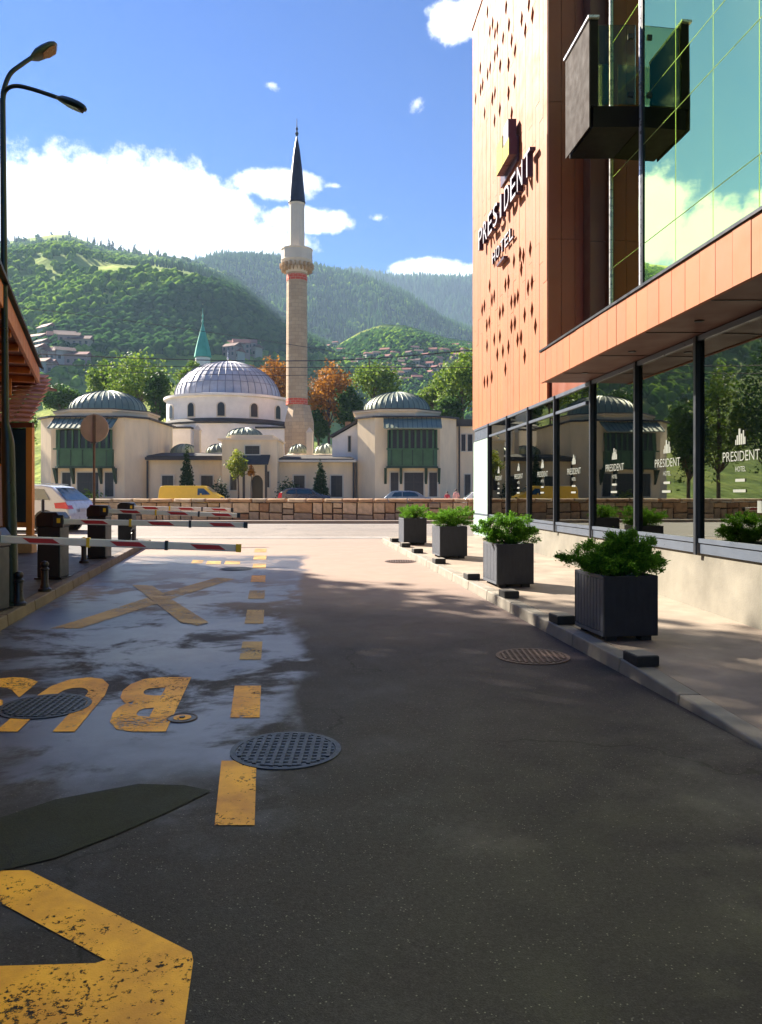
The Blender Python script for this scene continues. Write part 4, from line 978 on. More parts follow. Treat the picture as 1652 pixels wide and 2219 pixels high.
# ---------------------------------------------------------------- cars
def car(loc, rotz, L, Wd, prof, belt, wins, mat, label, tail=False, wheel=.32, wb=(.18,.80), rear_glass=None, front_glass=None, cat='car', extra=None):
    t = thing('parked_car' if cat == 'car' else 'parked_van', loc, label, cat); ca, sa = math.cos(rotz), math.sin(rotz)
    def T(x, y, z): return (loc[0]+x*ca-y*sa, loc[1]+x*sa+y*ca, loc[2]+z)
    zt = max(p[1] for p in prof); hw = Wd/2
    def yw(z): return hw if z <= belt else hw-(z-belt)/(zt-belt)*.19
    def low(z): return yw(z)-(.05 if z < .35 else 0)
    mb = MB(); n = len(prof); vs = []
    for s in (-1, 1):
        for x, z in prof: vs.append(T(x, s*low(z), z))
    mb.add(vs, [tuple(range(n)), tuple(range(2*n-1, n-1, -1))]+[(i,(i+1)%n,n+(i+1)%n,n+i) for i in range(n)])
    body = bevel(build('body', mb, mat, t, True), .05, 3)
    for w in wins:
        for s in (-1,1):
            mb = MB(); mb.add([T(x, s*(yw(z)+.006), z) for x, z in w]+[T(x, s*(yw(z)-.01), z) for x, z in w], [tuple(range(len(w))), tuple(range(2*len(w)-1,len(w)-1,-1))]+[(i,(i+1)%len(w),len(w)+(i+1)%len(w),len(w)+i) for i in range(len(w))])
            build('side_window', mb, m_carglass, t)
    for nm, g in (('rear_window', rear_glass), ('windscreen', front_glass)):
        if g:
            (xa, za), (xb, zb_) = g; nx = .014*(1 if nm == 'windscreen' else -1)*(1 if xa > L/2 else 1)
            dx = .012 if xa > L/2 else -.012
            q = [T(xa+dx, -yw(za)+.10, za), T(xa+dx, yw(za)-.10, za), T(xb+dx, yw(zb_)-.12, zb_), T(xb+dx, -yw(zb_)+.12, zb_)]
            mb = MB(); mb.add([Vector(v)+Vector((0,0,.014)) for v in q], [(0,1,2,3)]); build(nm, mb, m_carglass, t)
    for wx_ in wb:
        for s in (-1,1):
            cx_ = wx_*L; yo = s*(hw-.10)
            P = [T(cx_, yo-s*.11, wheel), T(cx_, yo+s*.105, wheel)]
            a = build('wheel_arch', MB().tube([T(cx_, yo, wheel), T(cx_, yo+s*.103, wheel)], wheel*1.17, 22), m_black, t)
            ty = build('wheel', MB().tube(P, [wheel*.98, wheel*.98], 26), m_tyre, t)
            mb = MB()
            for k in range(5):
                an = 2*math.pi*k/5+.3; r0, r1 = wheel*.12, wheel*.62
                d1 = Vector((math.cos(an), math.sin(an))); d2 = Vector((-d1.y, d1.x))*wheel*.11
                q = [(d1*r0-d2),(d1*r1-d2*1.3),(d1*r1+d2*1.3),(d1*r0+d2)]
                mb.add([T(cx_+p.x, yo+s*y_, wheel+p.y) for y_ in (.106,.12) for p in q], [(0,1,2,3),(7,6,5,4),(0,4,5,1),(1,5,6,2),(2,6,7,3),(3,7,4,0)])
            build('rim', mb, m_steel, ty)
    for s in (-1,1):
        build('headlight', MB().sbox(T, L-.14, L-.015, s*(hw-.22)-.14, s*(hw-.22)+.14, belt-.28, belt-.14), m_carglass, t)
        if tail: build('tail_light', MB().prism(tail, lambda a,b,c: T(a, s*c, b), hw-.30, hw+.012), m_tail, t)
        build('mirror', MB().sbox(T, L*.66, L*.66+.10, s*(hw+.02), s*(hw+.17), belt+.02, belt+.15) if s > 0 else MB().sbox(T, L*.66, L*.66+.10, -(hw+.17), -(hw+.02), belt+.02, belt+.15), mat, t)
    build('bumper', MB().sbox(T, -.03, .10, -hw+.08, hw-.08, .28, .52), mat, t)
    if extra: extra(t, T, hw)
    return t
m_carglass = simple('car_glass', (.02,.05,.07), .06, .2, 2, bump=0, spec=1.0)
m_tyre = simple('tyre_rubber', (.015,.015,.015), .8, .2, 9)
m_tail = simple('tail_light_red', (.55,.01,.03), .2, .1, 5, bump=0)
m_silver = simple('car_paint_silver', (.50,.53,.60), .3, .02, 2, metal=.0, bump=0, coat=.8)
m_yvan = simple('van_paint_yellow', (.88,.50,.008), .35, .05, 2, bump=0, coat=.5)
m_navy = simple('car_paint_navy', (.012,.018,.05), .25, .1, 2, bump=0, coat=.8)
m_bgrey = simple('car_paint_bluegrey', (.18,.24,.30), .3, .1, 2, metal=.3, bump=0, coat=.6)
m_wcar = simple('car_paint_white', (.75,.75,.72), .3, .05, 2, bump=0, coat=.6)
hatch = [(0.02,.30),(0.0,.62),(.05,.86),(.10,.96),(.62,1.40),(.95,1.47),(2.1,1.47),(2.6,1.40),(3.3,.98),(4.15,.82),(4.3,.6),(4.32,.3),(4.2,.22),(.12,.22)]
cwin = [[(.62,1.0),(.86,1.33),(1.45,1.37),(1.45,1.0)],[(1.52,1.0),(1.52,1.37),(2.15,1.37),(2.5,1.33),(2.95,1.0)]]
def estate_x(t, T, hw):
    build('roof_rail', MB().tube([T(.8,-hw+.24,1.485),T(1.4,-hw+.23,1.53),T(2.4,-hw+.24,1.50)], .015, 6), m_steel, t)
    build('number_plate', MB().sbox(T, -.045, -.031, -.26, .26, .62, .73), m_letter, t)
def mirror_prof(p, L): return p
# silver hatch, rear towards the right: local +x points to -X world
pr = WP(157,1150,24.6)
car((pr.x, 25.4, gz(25)), math.pi-.10, 4.3, 1.78, hatch, .95, cwin, m_silver, 'silver hatchback parked at left beside the wooden house, its red tail light showing', tail=[(-.02,.72),(.42,.74),(.46,.90),(.10,.93)], rear_glass=[(.12,.98),(.58,1.37)], front_glass=[(3.2,1.05),(2.68,1.38)], extra=estate_x)
FZ = .25; YV = 65
def at(px): return (px-826)/1730*YV
van_p = [(0,.35),(-.02,1.0),(.03,1.75),(.15,2.02),(.5,2.08),(3.5,2.07),(3.75,2.0),(4.35,1.5),(5.0,1.15),(5.15,.8),(5.15,.3),(4.9,.22),(.15,.22)]
car((at(350),YV,FZ), 0, 5.15, 1.95, van_p, 1.3, [[(3.15,1.32),(3.15,1.85),(3.62,1.85),(4.2,1.36)]], m_yvan, 'bright yellow panel van parked across the river, behind the stone wall', wheel=.34, front_glass=[(4.35,1.52),(3.8,1.98)], cat='van')
car((at(605),YV,FZ+.42), 0, 4.25, 1.78, hatch, .95, cwin, m_navy, 'dark navy car with a red tail light parked across the river', tail=[(0,.66),(.32,.70),(.36,1.10),(.10,1.08)], rear_glass=[(.12,.98),(.58,1.37)], front_glass=[(3.2,1.05),(2.68,1.38)])
car((at(832),YV,FZ+.2), 0, 4.2, 1.75, hatch, .95, cwin, m_bgrey, 'blue grey car parked across the river before the right pavilion', rear_glass=[(.12,.98),(.58,1.37)], front_glass=[(3.2,1.05),(2.68,1.38)])
car((at(1005),YV,FZ+.12), 0, 4.1, 1.75, hatch, .95, cwin, m_wcar, 'white car across the river, half hidden by the hotel corner', rear_glass=[(.12,.98),(.58,1.37)], front_glass=[(3.2,1.05),(2.68,1.38)])
mb = MB(); mb.box(-40,40,YV-.2,YV+3,.2505,.2515+.0)
# ---------------------------------------------------------------- two people across the river
def person(x, y, z, h, top, trousers, hair, label):
    t = thing('person', (x,y,z), label, 'person', 'people across the river'); k = h/1.75
    J = {'pel':(0,0,.95),'wst':(0,0,1.1),'chs':(0,0,1.35),'nck':(0,0,1.5),'hed':(0,0,1.60),'htp':(0,0,1.73),'shl':(-.18,0,1.43),'ell':(-.24,.02,1.15),'hal':(-.22,-.08,.92),'shr':(.18,0,1.43),'elr':(.24,.02,1.15),'har':(.22,-.08,.92),
         'hpl':(-.10,0,.90),'knl':(-.11,-.02,.50),'anl':(-.12,0,.08),'tol':(-.12,-.14,.04),'hpr':(.10,0,.90),'knr':(.12,-.03,.50),'anr':(.13,.05,.08),'tor':(.13,-.10,.04)}
    rad = dict(pel=.14,wst=.12,chs=.15,nck=.055,hed=.085,htp=.06,shl=.07,ell=.045,hal=.035,shr=.07,elr=.045,har=.035,hpl=.09,knl=.065,anl=.045,tol=.035,hpr=.09,knr=.065,anr=.045,tor=.035)
    E_ = [('pel','wst'),('wst','chs'),('chs','nck'),('nck','hed'),('hed','htp'),('chs','shl'),('shl','ell'),('ell','hal'),('chs','shr'),('shr','elr'),('elr','har'),('pel','hpl'),('hpl','knl'),('knl','anl'),('anl','tol'),('pel','hpr'),('hpr','knr'),('knr','anr'),('anr','tor')]
    ks = list(J); me = bpy.data.meshes.new('body'); me.from_pydata([(x+J[q][0]*k, y+J[q][1]*k, z+J[q][2]*k) for q in ks], [(ks.index(a), ks.index(b)) for a,b in E_], [])
    M = Mat('figure_clothes'); sx = M.n('ShaderNodeSeparateXYZ'); M.l(M.co(), sx.inputs[0])
    M.set('Base Color', M.mix(M.math('GREATER_THAN', sx.outputs[2], z+1.50*k), M.mix(M.math('GREATER_THAN', sx.outputs[2], z+.96*k), trousers, top), (.45,.26,.18))); me.materials.append(M.m)
    o = link('body', me, t); o.modifiers.new('skin','SKIN'); 
    for i, q in enumerate(ks): me.skin_vertices[0].data[i].radius = (rad[q]*k, rad[q]*k*.8)
    me.skin_vertices[0].data[0].use_root = True
    sd = o.modifiers.new('sub','SUBSURF'); sd.levels = 1; sd.render_levels = 2
    build('hair', MB().lathe(x, y+.015, [(.085*k,z+1.60*k),(.095*k,z+1.68*k),(.08*k,z+1.74*k),(.04*k,z+1.775*k)], 12), hair, t, True)
m_hair = simple('hair_brown', (.05,.03,.02), .7)
person(at(973), YV+1.5, FZ, 1.62, (.45,.03,.04), (.03,.03,.05), m_hair, 'person in a red top walking across the river, by the right wing')
person(at(994), YV+2, FZ, 1.80, (.62,.30,.26), (.05,.05,.07), m_hair, 'person in a pink top standing across the river, right of the red top')

# ---------------------------------------------------------------- mosque quarter across the river
def dome_prof(r, h, n=9): return [(r*math.cos(math.pi/2*k/n), h*math.sin(math.pi/2*k/n)) for k in range(n+1)]
def dome(par, cx, cy, z, r, h, m, mrib, nr, rr_=.05, name='dome', fin=True):
    pr_ = dome_prof(r, h); pr_[-1] = (.02, h)
    d = build(name, MB().lathe(cx, cy, [(r+.12,z-.08),(r+.12,z)]+[(a,z+b) for a,b in pr_], 48), m, par, True)
    rb = MB().tube([(a+.02,0,b+.015) for a,b in pr_[:-1]], rr_, 4, False).mesh('rib', mrib)
    for k in range(nr): inst('rib', rb, d, (cx,cy,z), (0,0,2*math.pi*k/nr))
    if fin: build('finial', MB().lathe(cx, cy, [(.18,z+h-.02),(.08,z+h+.25),(.16,z+h+.5),(.05,z+h+.7),(.03,z+h+1.0),(.10,z+h+1.15),(.02,z+h+1.3),(.015,z+h+1.8)], 8), m_steel, d)
    return d
def win(par, x0, x1, z0, z1, y, surround=.12, m=None, bars=True, arch=False):
    """a framed window in a wall facing the camera at depth y"""
    w = MB()
    for a0,a1,c0,c1 in ((x0-surround,x0,z0-surround,z1+surround),(x1,x1+surround,z0-surround,z1+surround),(x0,x1,z1,z1+surround),(x0,x1,z0-surround,z0)): w.box(a0,a1,y-.10,y+.05,c0,c1)
    f = build('window', w, m_trim, par)
    build('pane', MB().box(x0,x1,y-.03,y+.02,z0,z1), m_dark, f)
    if bars:
        b = MB(); xm = (x0+x1)/2; zm = z0+(z1-z0)*.6; b.box(xm-.03,xm+.03,y-.06,y-.031,z0,z1); b.box(x0,xm-.031,y-.055,y-.032,zm-.03,zm+.03); b.box(xm+.031,x1,y-.055,y-.032,zm-.03,zm+.03)
        build('glazing_bar', b, m_gutter, f)
    return f
YP = 76.0
sc_ = YP/1730
def PX(px): return (px-826)*sc_
def PZ(py): return EYE+(1072-py)*sc_
GB = .25
def pavilion(xl, xr, bay, cx_px, dome_l, dome_r, dome_b, dome_t, label, lname):
    X0, X1 = PX(xl), PX(xr); t = thing('pavilion', ((X0+X1)/2, YP+5, GB), label, 'building', 'domed pavilions across the river')
    ztop = PZ(905); zc = PZ(884)
    ch = 1.7; D = 11
    poly = [(X0+ch,YP),(X1-ch,YP),(X1,YP+ch),(X1,YP+D),(X0,YP+D),(X0,YP+ch)]
    build('wall', MB().prism(poly, lambda a,b,c:(a,b,c), GB, ztop), m_cream, t)
    # cornice steps
    def off(p, o): cx=(X0+X1)/2; cy=YP+D/2; return [(cx+(a-cx)*(1+o/((X1-X0)/2)), cy+(b-cy)*(1+o/(D/2))) for a,b in p]
    build('cornice', MB().prism(off(poly,.28), lambda a,b,c:(a,b,c), ztop+.003, ztop+.16), m_gutter, t)
    cxm = (PX(dome_l)+PX(dome_r))/2; rd = (PX(dome_r)-PX(dome_l))/2; cyd = YP+ch*.4+rd+.2
    build('drum', MB().lathe(cxm, cyd, [(rd+1.15,ztop+.165),(rd+1.15,ztop+.62),(rd+1.35,ztop+.64),(rd+1.35,ztop+.80),(rd+.3,zc+.02)], 8, R(22.5)), m_cream2, t)
    build('drum_gutter', MB().lathe(cxm, cyd, [(rd+1.42,ztop+.805),(rd+1.42,ztop+.89),(rd+.2,ztop+1.02)], 8, R(22.5)), m_gutter, t)
    dome(t, cxm, cyd, max(ztop+1.03, PZ(dome_b)-.1), rd, PZ(dome_t)-PZ(dome_b), m_patina, m_patina_d, 36, .035, fin=False)
    # green timber bay (oriel)
    b0, b1 = PX(bay[0]), PX(bay[1]); by = YP-.95
    z_c0, z_c1, z_w0, z_p0 = PZ(932), PZ(908), PZ(974), PZ(1011)
    oriel = build('bay_window', MB().prism([(b0+.35,YP-.002),(b0+.35,YP-.5),(b0+.75,by),(b1-.75,by),(b1-.35,YP-.5),(b1-.35,YP-.002)], lambda a,b,c:(a,b,c), z_p0, z_w0), m_gwood, t)
    build('bay_core', MB().prism([(b0+.5,YP-.002),(b0+.5,YP-.5),(b0+.85,by+.12),(b1-.85,by+.12),(b1-.5,YP-.5),(b1-.5,YP-.002)], lambda a,b,c:(a,b,c), z_w0+.002, z_c0-.01), m_dark, oriel)
    for k in range(8):
        xx = b0+.75+(b1-b0-1.5)*k/7; build('bay_mullion', MB().box(xx-.09,xx+.09,by+.0,by+.115,z_w0+.002,z_c0-.002), m_gwood, oriel)
    for xx in (b0+.42, b1-.42): build('bay_corner_post', MB().box(xx-.08,xx+.08,YP-.62,YP-.45,z_w0+.002,z_c0-.002), m_gwood, oriel)
    for k in range(5):
        xx = b0+.75+(b1-b0-1.5)*k/4; build('panel_strip', MB().box(xx-.05,xx+.05,by-.04,by-.002,z_p0+.08,z_w0-.08), m_gwood_d, oriel)
    build('bay_sill', MB().box(b0+.25,b1-.25,by-.09,by-.041,z_w0-.075,z_w0+.06), m_gwood, oriel)
    build('bay_base', MB().prism([(b0+.25,YP-.003),(b0+.25,YP-.55),(b0+.7,by-.1),(b1-.7,by-.1),(b1-.25,YP-.55),(b1-.25,YP-.003)], lambda a,b,c:(a,b,c), z_p0-.16, z_p0-.002), m_gwood_d, oriel)
    aw = build('awning', MB().hexa([(b0,by-.75,z_c0),(b1,by-.75,z_c0),(b1,YP-.01,z_c1),(b0,YP-.01,z_c1),(b0,by-.75,z_c0+.08),(b1,by-.75,z_c0+.08),(b1,YP-.01,z_c1+.08),(b0,YP-.01,z_c1+.08)]), m_patina, t)
    for k in range(13):
        xx = b0+(b1-b0)*k/12; build('awning_seam', MB().hexa([(xx-.03,by-.75,z_c0+.081),(xx+.03,by-.75,z_c0+.081),(xx+.03,YP-.02,z_c1+.081),(xx-.03,YP-.02,z_c1+.081),(xx-.03,by-.75,z_c0+.14),(xx+.03,by-.75,z_c0+.14),(xx+.03,YP-.02,z_c1+.14),(xx-.03,YP-.02,z_c1+.14)]), m_patina_d, aw)
    wb = b1-b0
    for f0, f1 in ((.12,.26),(.36,.70),(.80,.94)):
        win(t, b0+wb*f0, b0+wb*f1, PZ(1076), PZ(1024), YP-.002, .12)
    for f in (.03,.30,.74,.97):
        xx = b0+wb*f; build('bracket', MB().prism([(0,0),(.8,0),(0,-1.5)], lambda a,b,c:(xx+c, YP-.003-a, z_p0-.165+b), -.12, .12), m_gwood_d, t)
    return t
pavilion(72, 309, (119,255), 0, 112, 284, 881, 834, 'left domed pavilion with a green timber bay window, behind the round sign', 'l')
pavilion(774, 993, (832,955), 0, 786, 938, 886, 843, 'right domed pavilion with a green timber bay window, beside the hotel tower', 'r')
# right wing and side wing
wg = thing('side_wing', (PX(1010),YP+4,GB), 'plain cream wing with narrow windows between right pavilion and hotel', 'building')
build('wall', MB().box(PX(994),PX(1120),YP+2,YP+10,GB,PZ(920)), m_cream, wg)
build('roof', MB().box(PX(993)+.05,PX(1122),YP+1.6,YP+10.2,PZ(920)+.003,PZ(905)), m_lead_d, wg)
for a, b, c, d in ((1000,1009,975,938),(1014,1024,975,938),(1007,1020,1076,1027)): win(wg, PX(a)*1.026, PX(b)*1.026, PZ(c), PZ(d), YP+1.998, .08)
build('downpipe', MB().tube([(PX(1000),YP+1.9,GB),(PX(1000),YP+1.9,PZ(915))], .08, 6), m_gutter, wg)
w2 = thing('gallery_wing', (PX(745),YP+10,GB), 'pale wing with sloping dark roof behind left side of right pavilion', 'building')
build('wall', MB().hexa([(PX(716),YP+3,GB),(PX(773),YP+3,GB),(PX(773),YP+14,GB),(PX(716),YP+14,GB),(PX(716),YP+3,PZ(945)),(PX(773),YP+3,PZ(912)),(PX(773),YP+14,PZ(905)),(PX(716),YP+14,PZ(935))]), m_mwhite, w2)
build('roof', MB().hexa([(PX(712),YP+2.6,PZ(944)),(PX(773),YP+2.6,PZ(909)),(PX(773),YP+14,PZ(903)),(PX(712),YP+14,PZ(933)),(PX(712),YP+2.6,PZ(938)),(PX(773),YP+2.6,PZ(903)),(PX(773),YP+14,PZ(896)),(PX(712),YP+14,PZ(927))]), m_lead_d, w2)
win(w2, PX(752), PX(758), PZ(975), PZ(940), YP+2.998, .06, bars=False)
build('chimney', MB().box(PX(740),PX(753),YP+8,YP+9.5,PZ(925),PZ(897)), stone_mats[3], w2); build('chimney', MB().box(PX(712)+3.2,PX(712)+3.9,YP+12,YP+13,PZ(925),PZ(900)), m_tile, w2)
# low front range
fr = thing('low_front_range', (PX(540),YP+4,GB), 'long low cream range with flat eaves joining the two pavilions', 'building')
build('wall', MB().box(PX(310)+.01,PX(482),YP+1.2,YP+6,GB,PZ(996)), m_cream, fr); build('wall', MB().box(PX(602),PX(768),YP+1.2,YP+6,GB,PZ(1001)), m_cream, fr)
build('eaves', MB().box(PX(312),PX(484),YP+.3,YP+6.2,PZ(996)+.003,PZ(990)), m_gutter, fr); build('eaves', MB().box(PX(600),PX(772),YP+.3,YP+6.2,PZ(1001)+.003,PZ(996)), m_trim, fr)
build('roof', MB().hexa([(PX(314),YP+.5,PZ(990)+.003),(PX(484),YP+.5,PZ(990)+.003),(PX(484),YP+6,PZ(978)),(PX(314),YP+6,PZ(978)),(PX(314),YP+.5,PZ(987)),(PX(484),YP+.5,PZ(987)),(PX(484),YP+6,PZ(974)),(PX(314),YP+6,PZ(974))]), m_lead_d, fr)
build('roof', MB().hexa([(PX(600),YP+.5,PZ(996)+.003),(PX(768),YP+.5,PZ(996)+.003),(PX(745),YP+6,PZ(983)),(PX(600),YP+6,PZ(983)),(PX(600),YP+.5,PZ(993)),(PX(768),YP+.5,PZ(993)),(PX(745),YP+6,PZ(979)),(PX(600),YP+6,PZ(979))]), m_lead_d, fr)
for a, b in ((344,369),(430,456)): win(fr, PX(a), PX(b), PZ(1077), PZ(1030), YP+1.198)
for a, b in ((634,658),(716,741)): win(fr, PX(a), PX(b), PZ(1077), PZ(1030), YP+1.198)
for x in (313, 766): build('downpipe', MB().tube([(PX(x),YP+1.0,GB),(PX(x),YP+1.0,PZ(997))], .10, 6), m_gutter, fr)
for a, b, base, tp in ((320,385,972,950),(405,466,972,950),(604,650,971,951),(664,722,973,950)):
    r_ = (PX(b)-PX(a))/2; cx_ = (PX(a)+PX(b))/2
    build('dome_base', MB().lathe(cx_, YP+8.5, [(r_*1.3,PZ(990)),(r_*1.3,PZ(976)),(r_*1.02,PZ(base)-.05)], 8, R(22.5)), m_trim, fr)
    dome(fr, cx_, YP+8.5, PZ(base), r_, PZ(tp)-PZ(base), m_patina, m_patina_d, 16, .04, 'small_dome', fin=False)
for a, b, zt, nm in ((387,400,922,''),(651,665,927,'')):
    c = build('chimney', MB().box(PX(a),PX(b),YP+6.3,YP+7.1,PZ(985),PZ(zt)), m_cream2, fr)
    xm = (PX(a)+PX(b))/2; build('chimney_cap', MB().lathe(xm, YP+6.7, [(.5,PZ(zt)+.002),(.5,PZ(zt)+.12),(.06,PZ(zt)+.6)], 4, R(45)), m_cream2, c)
# portal
po = thing('gate_house', (PX(540),YP,GB), 'central cream gatehouse with arched doorway, dark hood roof and small dome', 'building')
yp = YP-.6
a0, a1 = PX(545), PX(572); am = (a0+a1)/2; ra_ = (a1-a0)/2; zs = PZ(1046)
def archwall(x0, x1, z0, z1, y0, y1, cx, r, zs_, m, par, nm='wall'):
    pts = [(x0,z0),(cx-r,z0),(cx-r,zs_)]+[(cx-r*math.cos(math.pi*k/10), zs_+r*1.2*math.sin(math.pi*k/10)) for k in range(1,10)]+[(cx+r,zs_),(cx+r,z0),(x1,z0),(x1,z1),(x0,z1)]
    mb = MB(); n = len(pts); f = [(a,y0,b) for a,b in pts]+[(a,y1,b) for a,b in pts]
    mb.add(f, [(i,(i+1)%n,n+(i+1)%n,n+i) for i in range(n)])
    L_ = [0,1,2,3,4,5,6,7,n-1]; 
    tris = [(0,1,2,n-1)]+[(n-1,i,i+1) for i in range(2,7)]+[(n-1,7,n-2)]+[(n-2,i,i+1) for i in range(7,12)]+[(n-2,12,13,14)]
    mb.f += [t_ for t_ in tris]+[tuple(n+i for i in reversed(t_)) for t_ in tris]; mb.m += [0]*2*len(tris)
    return build(nm, mb, m, par)
archwall(PX(484), PX(603), GB, PZ(955), yp, yp+5, am, ra_, zs, m_cream, po)
build('door', MB().box(a0,a1,yp+.8,yp+.9,GB,PZ(1030)), m_dark, po)
build('parapet', MB().box(PX(475),PX(606),yp-.15,yp+5.2,PZ(955)+.003,PZ(951)), m_cream2, po)
build('upper_block', MB().box(PX(500),PX(592),yp+.3,yp+4.6,PZ(951)+.003,PZ(943)), m_cream2, po)
dome(po, PX(523), yp+2.6, PZ(943)+.01, PX(562)-PX(523), PZ(924)-PZ(943), m_patina, m_patina_d, 20, .04, 'small_dome', fin=False)
win(po, PX(534), PX(565), PZ(985), PZ(967), yp-.003, .1)
build('hood_roof', MB().hexa([(PX(530),yp-1.5,PZ(1009)),(PX(588),yp-1.5,PZ(1009)),(PX(588),yp-.004,PZ(989)),(PX(530),yp-.004,PZ(989)),(PX(530),yp-1.5,PZ(1007)),(PX(588),yp-1.5,PZ(1007)),(PX(588),yp-.004,PZ(986)),(PX(530),yp-.004,PZ(986))]), m_lead_d, po)
for x in (536, 583): build('hood_post', MB().box(PX(x)-.1,PX(x)+.1,yp-1.4,yp-1.2,GB,PZ(1009)-.01), m_gutter, po)
win(po, PX(579), PX(586), PZ(1056), PZ(1022), yp-.003, .08, bars=False); win(po, PX(502), PX(516), PZ(1062), PZ(1030), yp-.003, .08)
# ---- the mosque behind
YM = 95.0
def MX(px): return (px-826)*YM/1730
def MZ(py): return EYE+(1072-py)*YM/1730
mo = thing('mosque', (MX(470),YM,GB), 'large white mosque with a broad ribbed grey lead dome on a low drum', 'mosque')
cx = MX(469.5); rD = (MX(590)-MX(349))/2; rU = (MX(612)-MX(328))/2
build('drum', MB().lathe(cx, YM+rU, [(rU,MZ(912)),(rU,MZ(858)),(rU+.35,MZ(856)),(rU+.35,MZ(851)),(rD+.4,MZ(848))], 48), m_mwhite, mo, True)
build('drum_ledge', MB().lathe(cx, YM+rU, [(rU+1.1,MZ(917)),(rU+1.1,MZ(914)),(rU+.02,MZ(905))], 48), m_lead_d, mo, True)
build('lower_body', MB().lathe(cx, YM+rU, [(rU+1.0,GB),(rU+1.0,MZ(918))], 12, R(15)), m_mwhite, mo)
dome(mo, cx-.15, YM+rU, MZ(851)+.02, rD+.12, MZ(762)-MZ(851), m_lead, m_lead_r, 44, .045)
md_ = [c_ for c_ in mo.children if c_.name.startswith('dome')][0]
for k in (2,4,6):
    a_ = math.pi/2*k/9; rr_k = (rD+.12)*math.cos(a_)+.02; zk = MZ(851)+.02+(MZ(762)-MZ(851))*math.sin(a_)
    build('ring_seam', MB().tube([(cx-.15+rr_k*math.cos(2*math.pi*q/60), YM+rU+rr_k*math.sin(2*math.pi*q/60), zk) for q in range(61)], .035, 4, False), m_lead_r, md_)
for an in (-52,-24,4,33,60):
    a = R(an); ro = rU+.03; ox = cx+ro*math.sin(a); oy = YM+rU-ro*math.cos(a); ww = .42
    def TW(u, v, w_): return (ox+u*math.cos(a)-w_*math.sin(a)*-1*-1, oy+u*math.sin(a)+w_*math.cos(a)*-1*-1, v)
    pts = [(-ww,MZ(901)),(ww,MZ(901)),(ww,MZ(880))]+[(ww*math.cos(math.pi*k/8), MZ(880)+ww*1.1*math.sin(math.pi*k/8)) for k in range(1,8)]+[(-ww,MZ(880))]
    f = build('arched_window', MB().prism([(p*1.35, (q-MZ(885))*1.12+MZ(885)) for p,q in pts], lambda u,v,w_: TW(u,v,w_), -.05, .06), m_trim, mo)
    build('pane', MB().prism(pts, lambda u,v,w_: TW(u,v,w_), -.09, -.051), m_dark, f)
# porch roofs before the body
for a, b, c, d in ((327,420,921,960),(560,634,921,960)): build('porch_block', MB().box(MX(a),MX(b),YM-1.6,YM+4,GB,MZ(c+10)), m_mwhite, mo)
build('porch_ledge', MB().box(MX(325),MX(422),YM-1.8,YM-.2,MZ(931)+.003,MZ(927)), m_lead_d, mo); build('porch_ledge', MB().box(MX(558),MX(637),YM-1.8,YM-.2,MZ(931)+.003,MZ(927)), m_lead_d, mo)
# minaret
mi = thing('minaret', (MX(646),YM-2,GB), 'tall slender stone minaret with balcony, red bands and dark pointed spire', 'minaret')
mxc = MX(645.5); my = YM-1; s_ = YM/1730*.99
def r_(px): return px*s_/2
NZ = 16
build('base', MB().lathe(mxc+.3, my, [(r_(66),GB),(r_(66),MZ(918)),(r_(62),MZ(908)),(r_(48),MZ(881))], 8, R(22.5)), m_minaret, mi)
build('shaft', MB().lathe(mxc, my, [(r_(46.5),MZ(880.9)),(r_(44),MZ(598))], NZ), m_minaret, mi)
for a, b in ((880,867),(615,602)): 
    rr2 = r_(47.5 if a > 700 else 45.5); build('red_band', MB().lathe(mxc, my, [(rr2,MZ(a)),(rr2-.03,MZ(b))], NZ), m_minred, mi)
cb = build('balcony_corbel', MB().lathe(mxc, my, [(r_(44),MZ(597.9)),(r_(48),MZ(592)),(r_(52),MZ(588)),(r_(60),MZ(582)),(r_(63),MZ(577)),(r_(68),MZ(573))], NZ), m_minaret_up, mi)
cm = MB().prism([(-.12,-.0),(.12,0),(.0,-.5)], lambda a,b,c:(c, a, b), 0, .5).mesh('corbel', m_minaret)
for row, (pr2, pz) in enumerate(((56,579),(49,586))):
    for k in range(20): an = 2*math.pi*k/20+row*.15; inst('corbel', cm, cb, (mxc+r_(pr2)*math.cos(an), my+r_(pr2)*math.sin(an), MZ(pz)), (0,0,an))
build('balcony_rail', MB().lathe(mxc, my, [(r_(68),MZ(572.9)),(r_(69.5),MZ(571)),(r_(67.5),MZ(570)),(r_(67.5),MZ(550)),(r_(70),MZ(549)),(r_(70),MZ(547)),(r_(64),MZ(547)),(r_(64),MZ(570))], NZ, cap=False), m_minaret_up, mi)
build('upper_shaft', MB().lathe(mxc, my, [(r_(34),MZ(571)),(r_(33),MZ(452)),(r_(35.5),MZ(450)),(r_(35.5),MZ(448))], NZ), m_minaret_up, mi)
build('spire', MB().lathe(mxc, my, [(r_(38),MZ(450)+.2),(r_(36),MZ(440)),(r_(26),MZ(385)),(r_(14),MZ(335)),(r_(2),MZ(302))], NZ), m_spire, mi)
build('finial', MB().lathe(mxc, my, [(.1,MZ(303)),(.22,MZ(297)),(.06,MZ(292)),(.16,MZ(287)),(.05,MZ(283)),(.03,MZ(265))], 8), m_spire, mi)
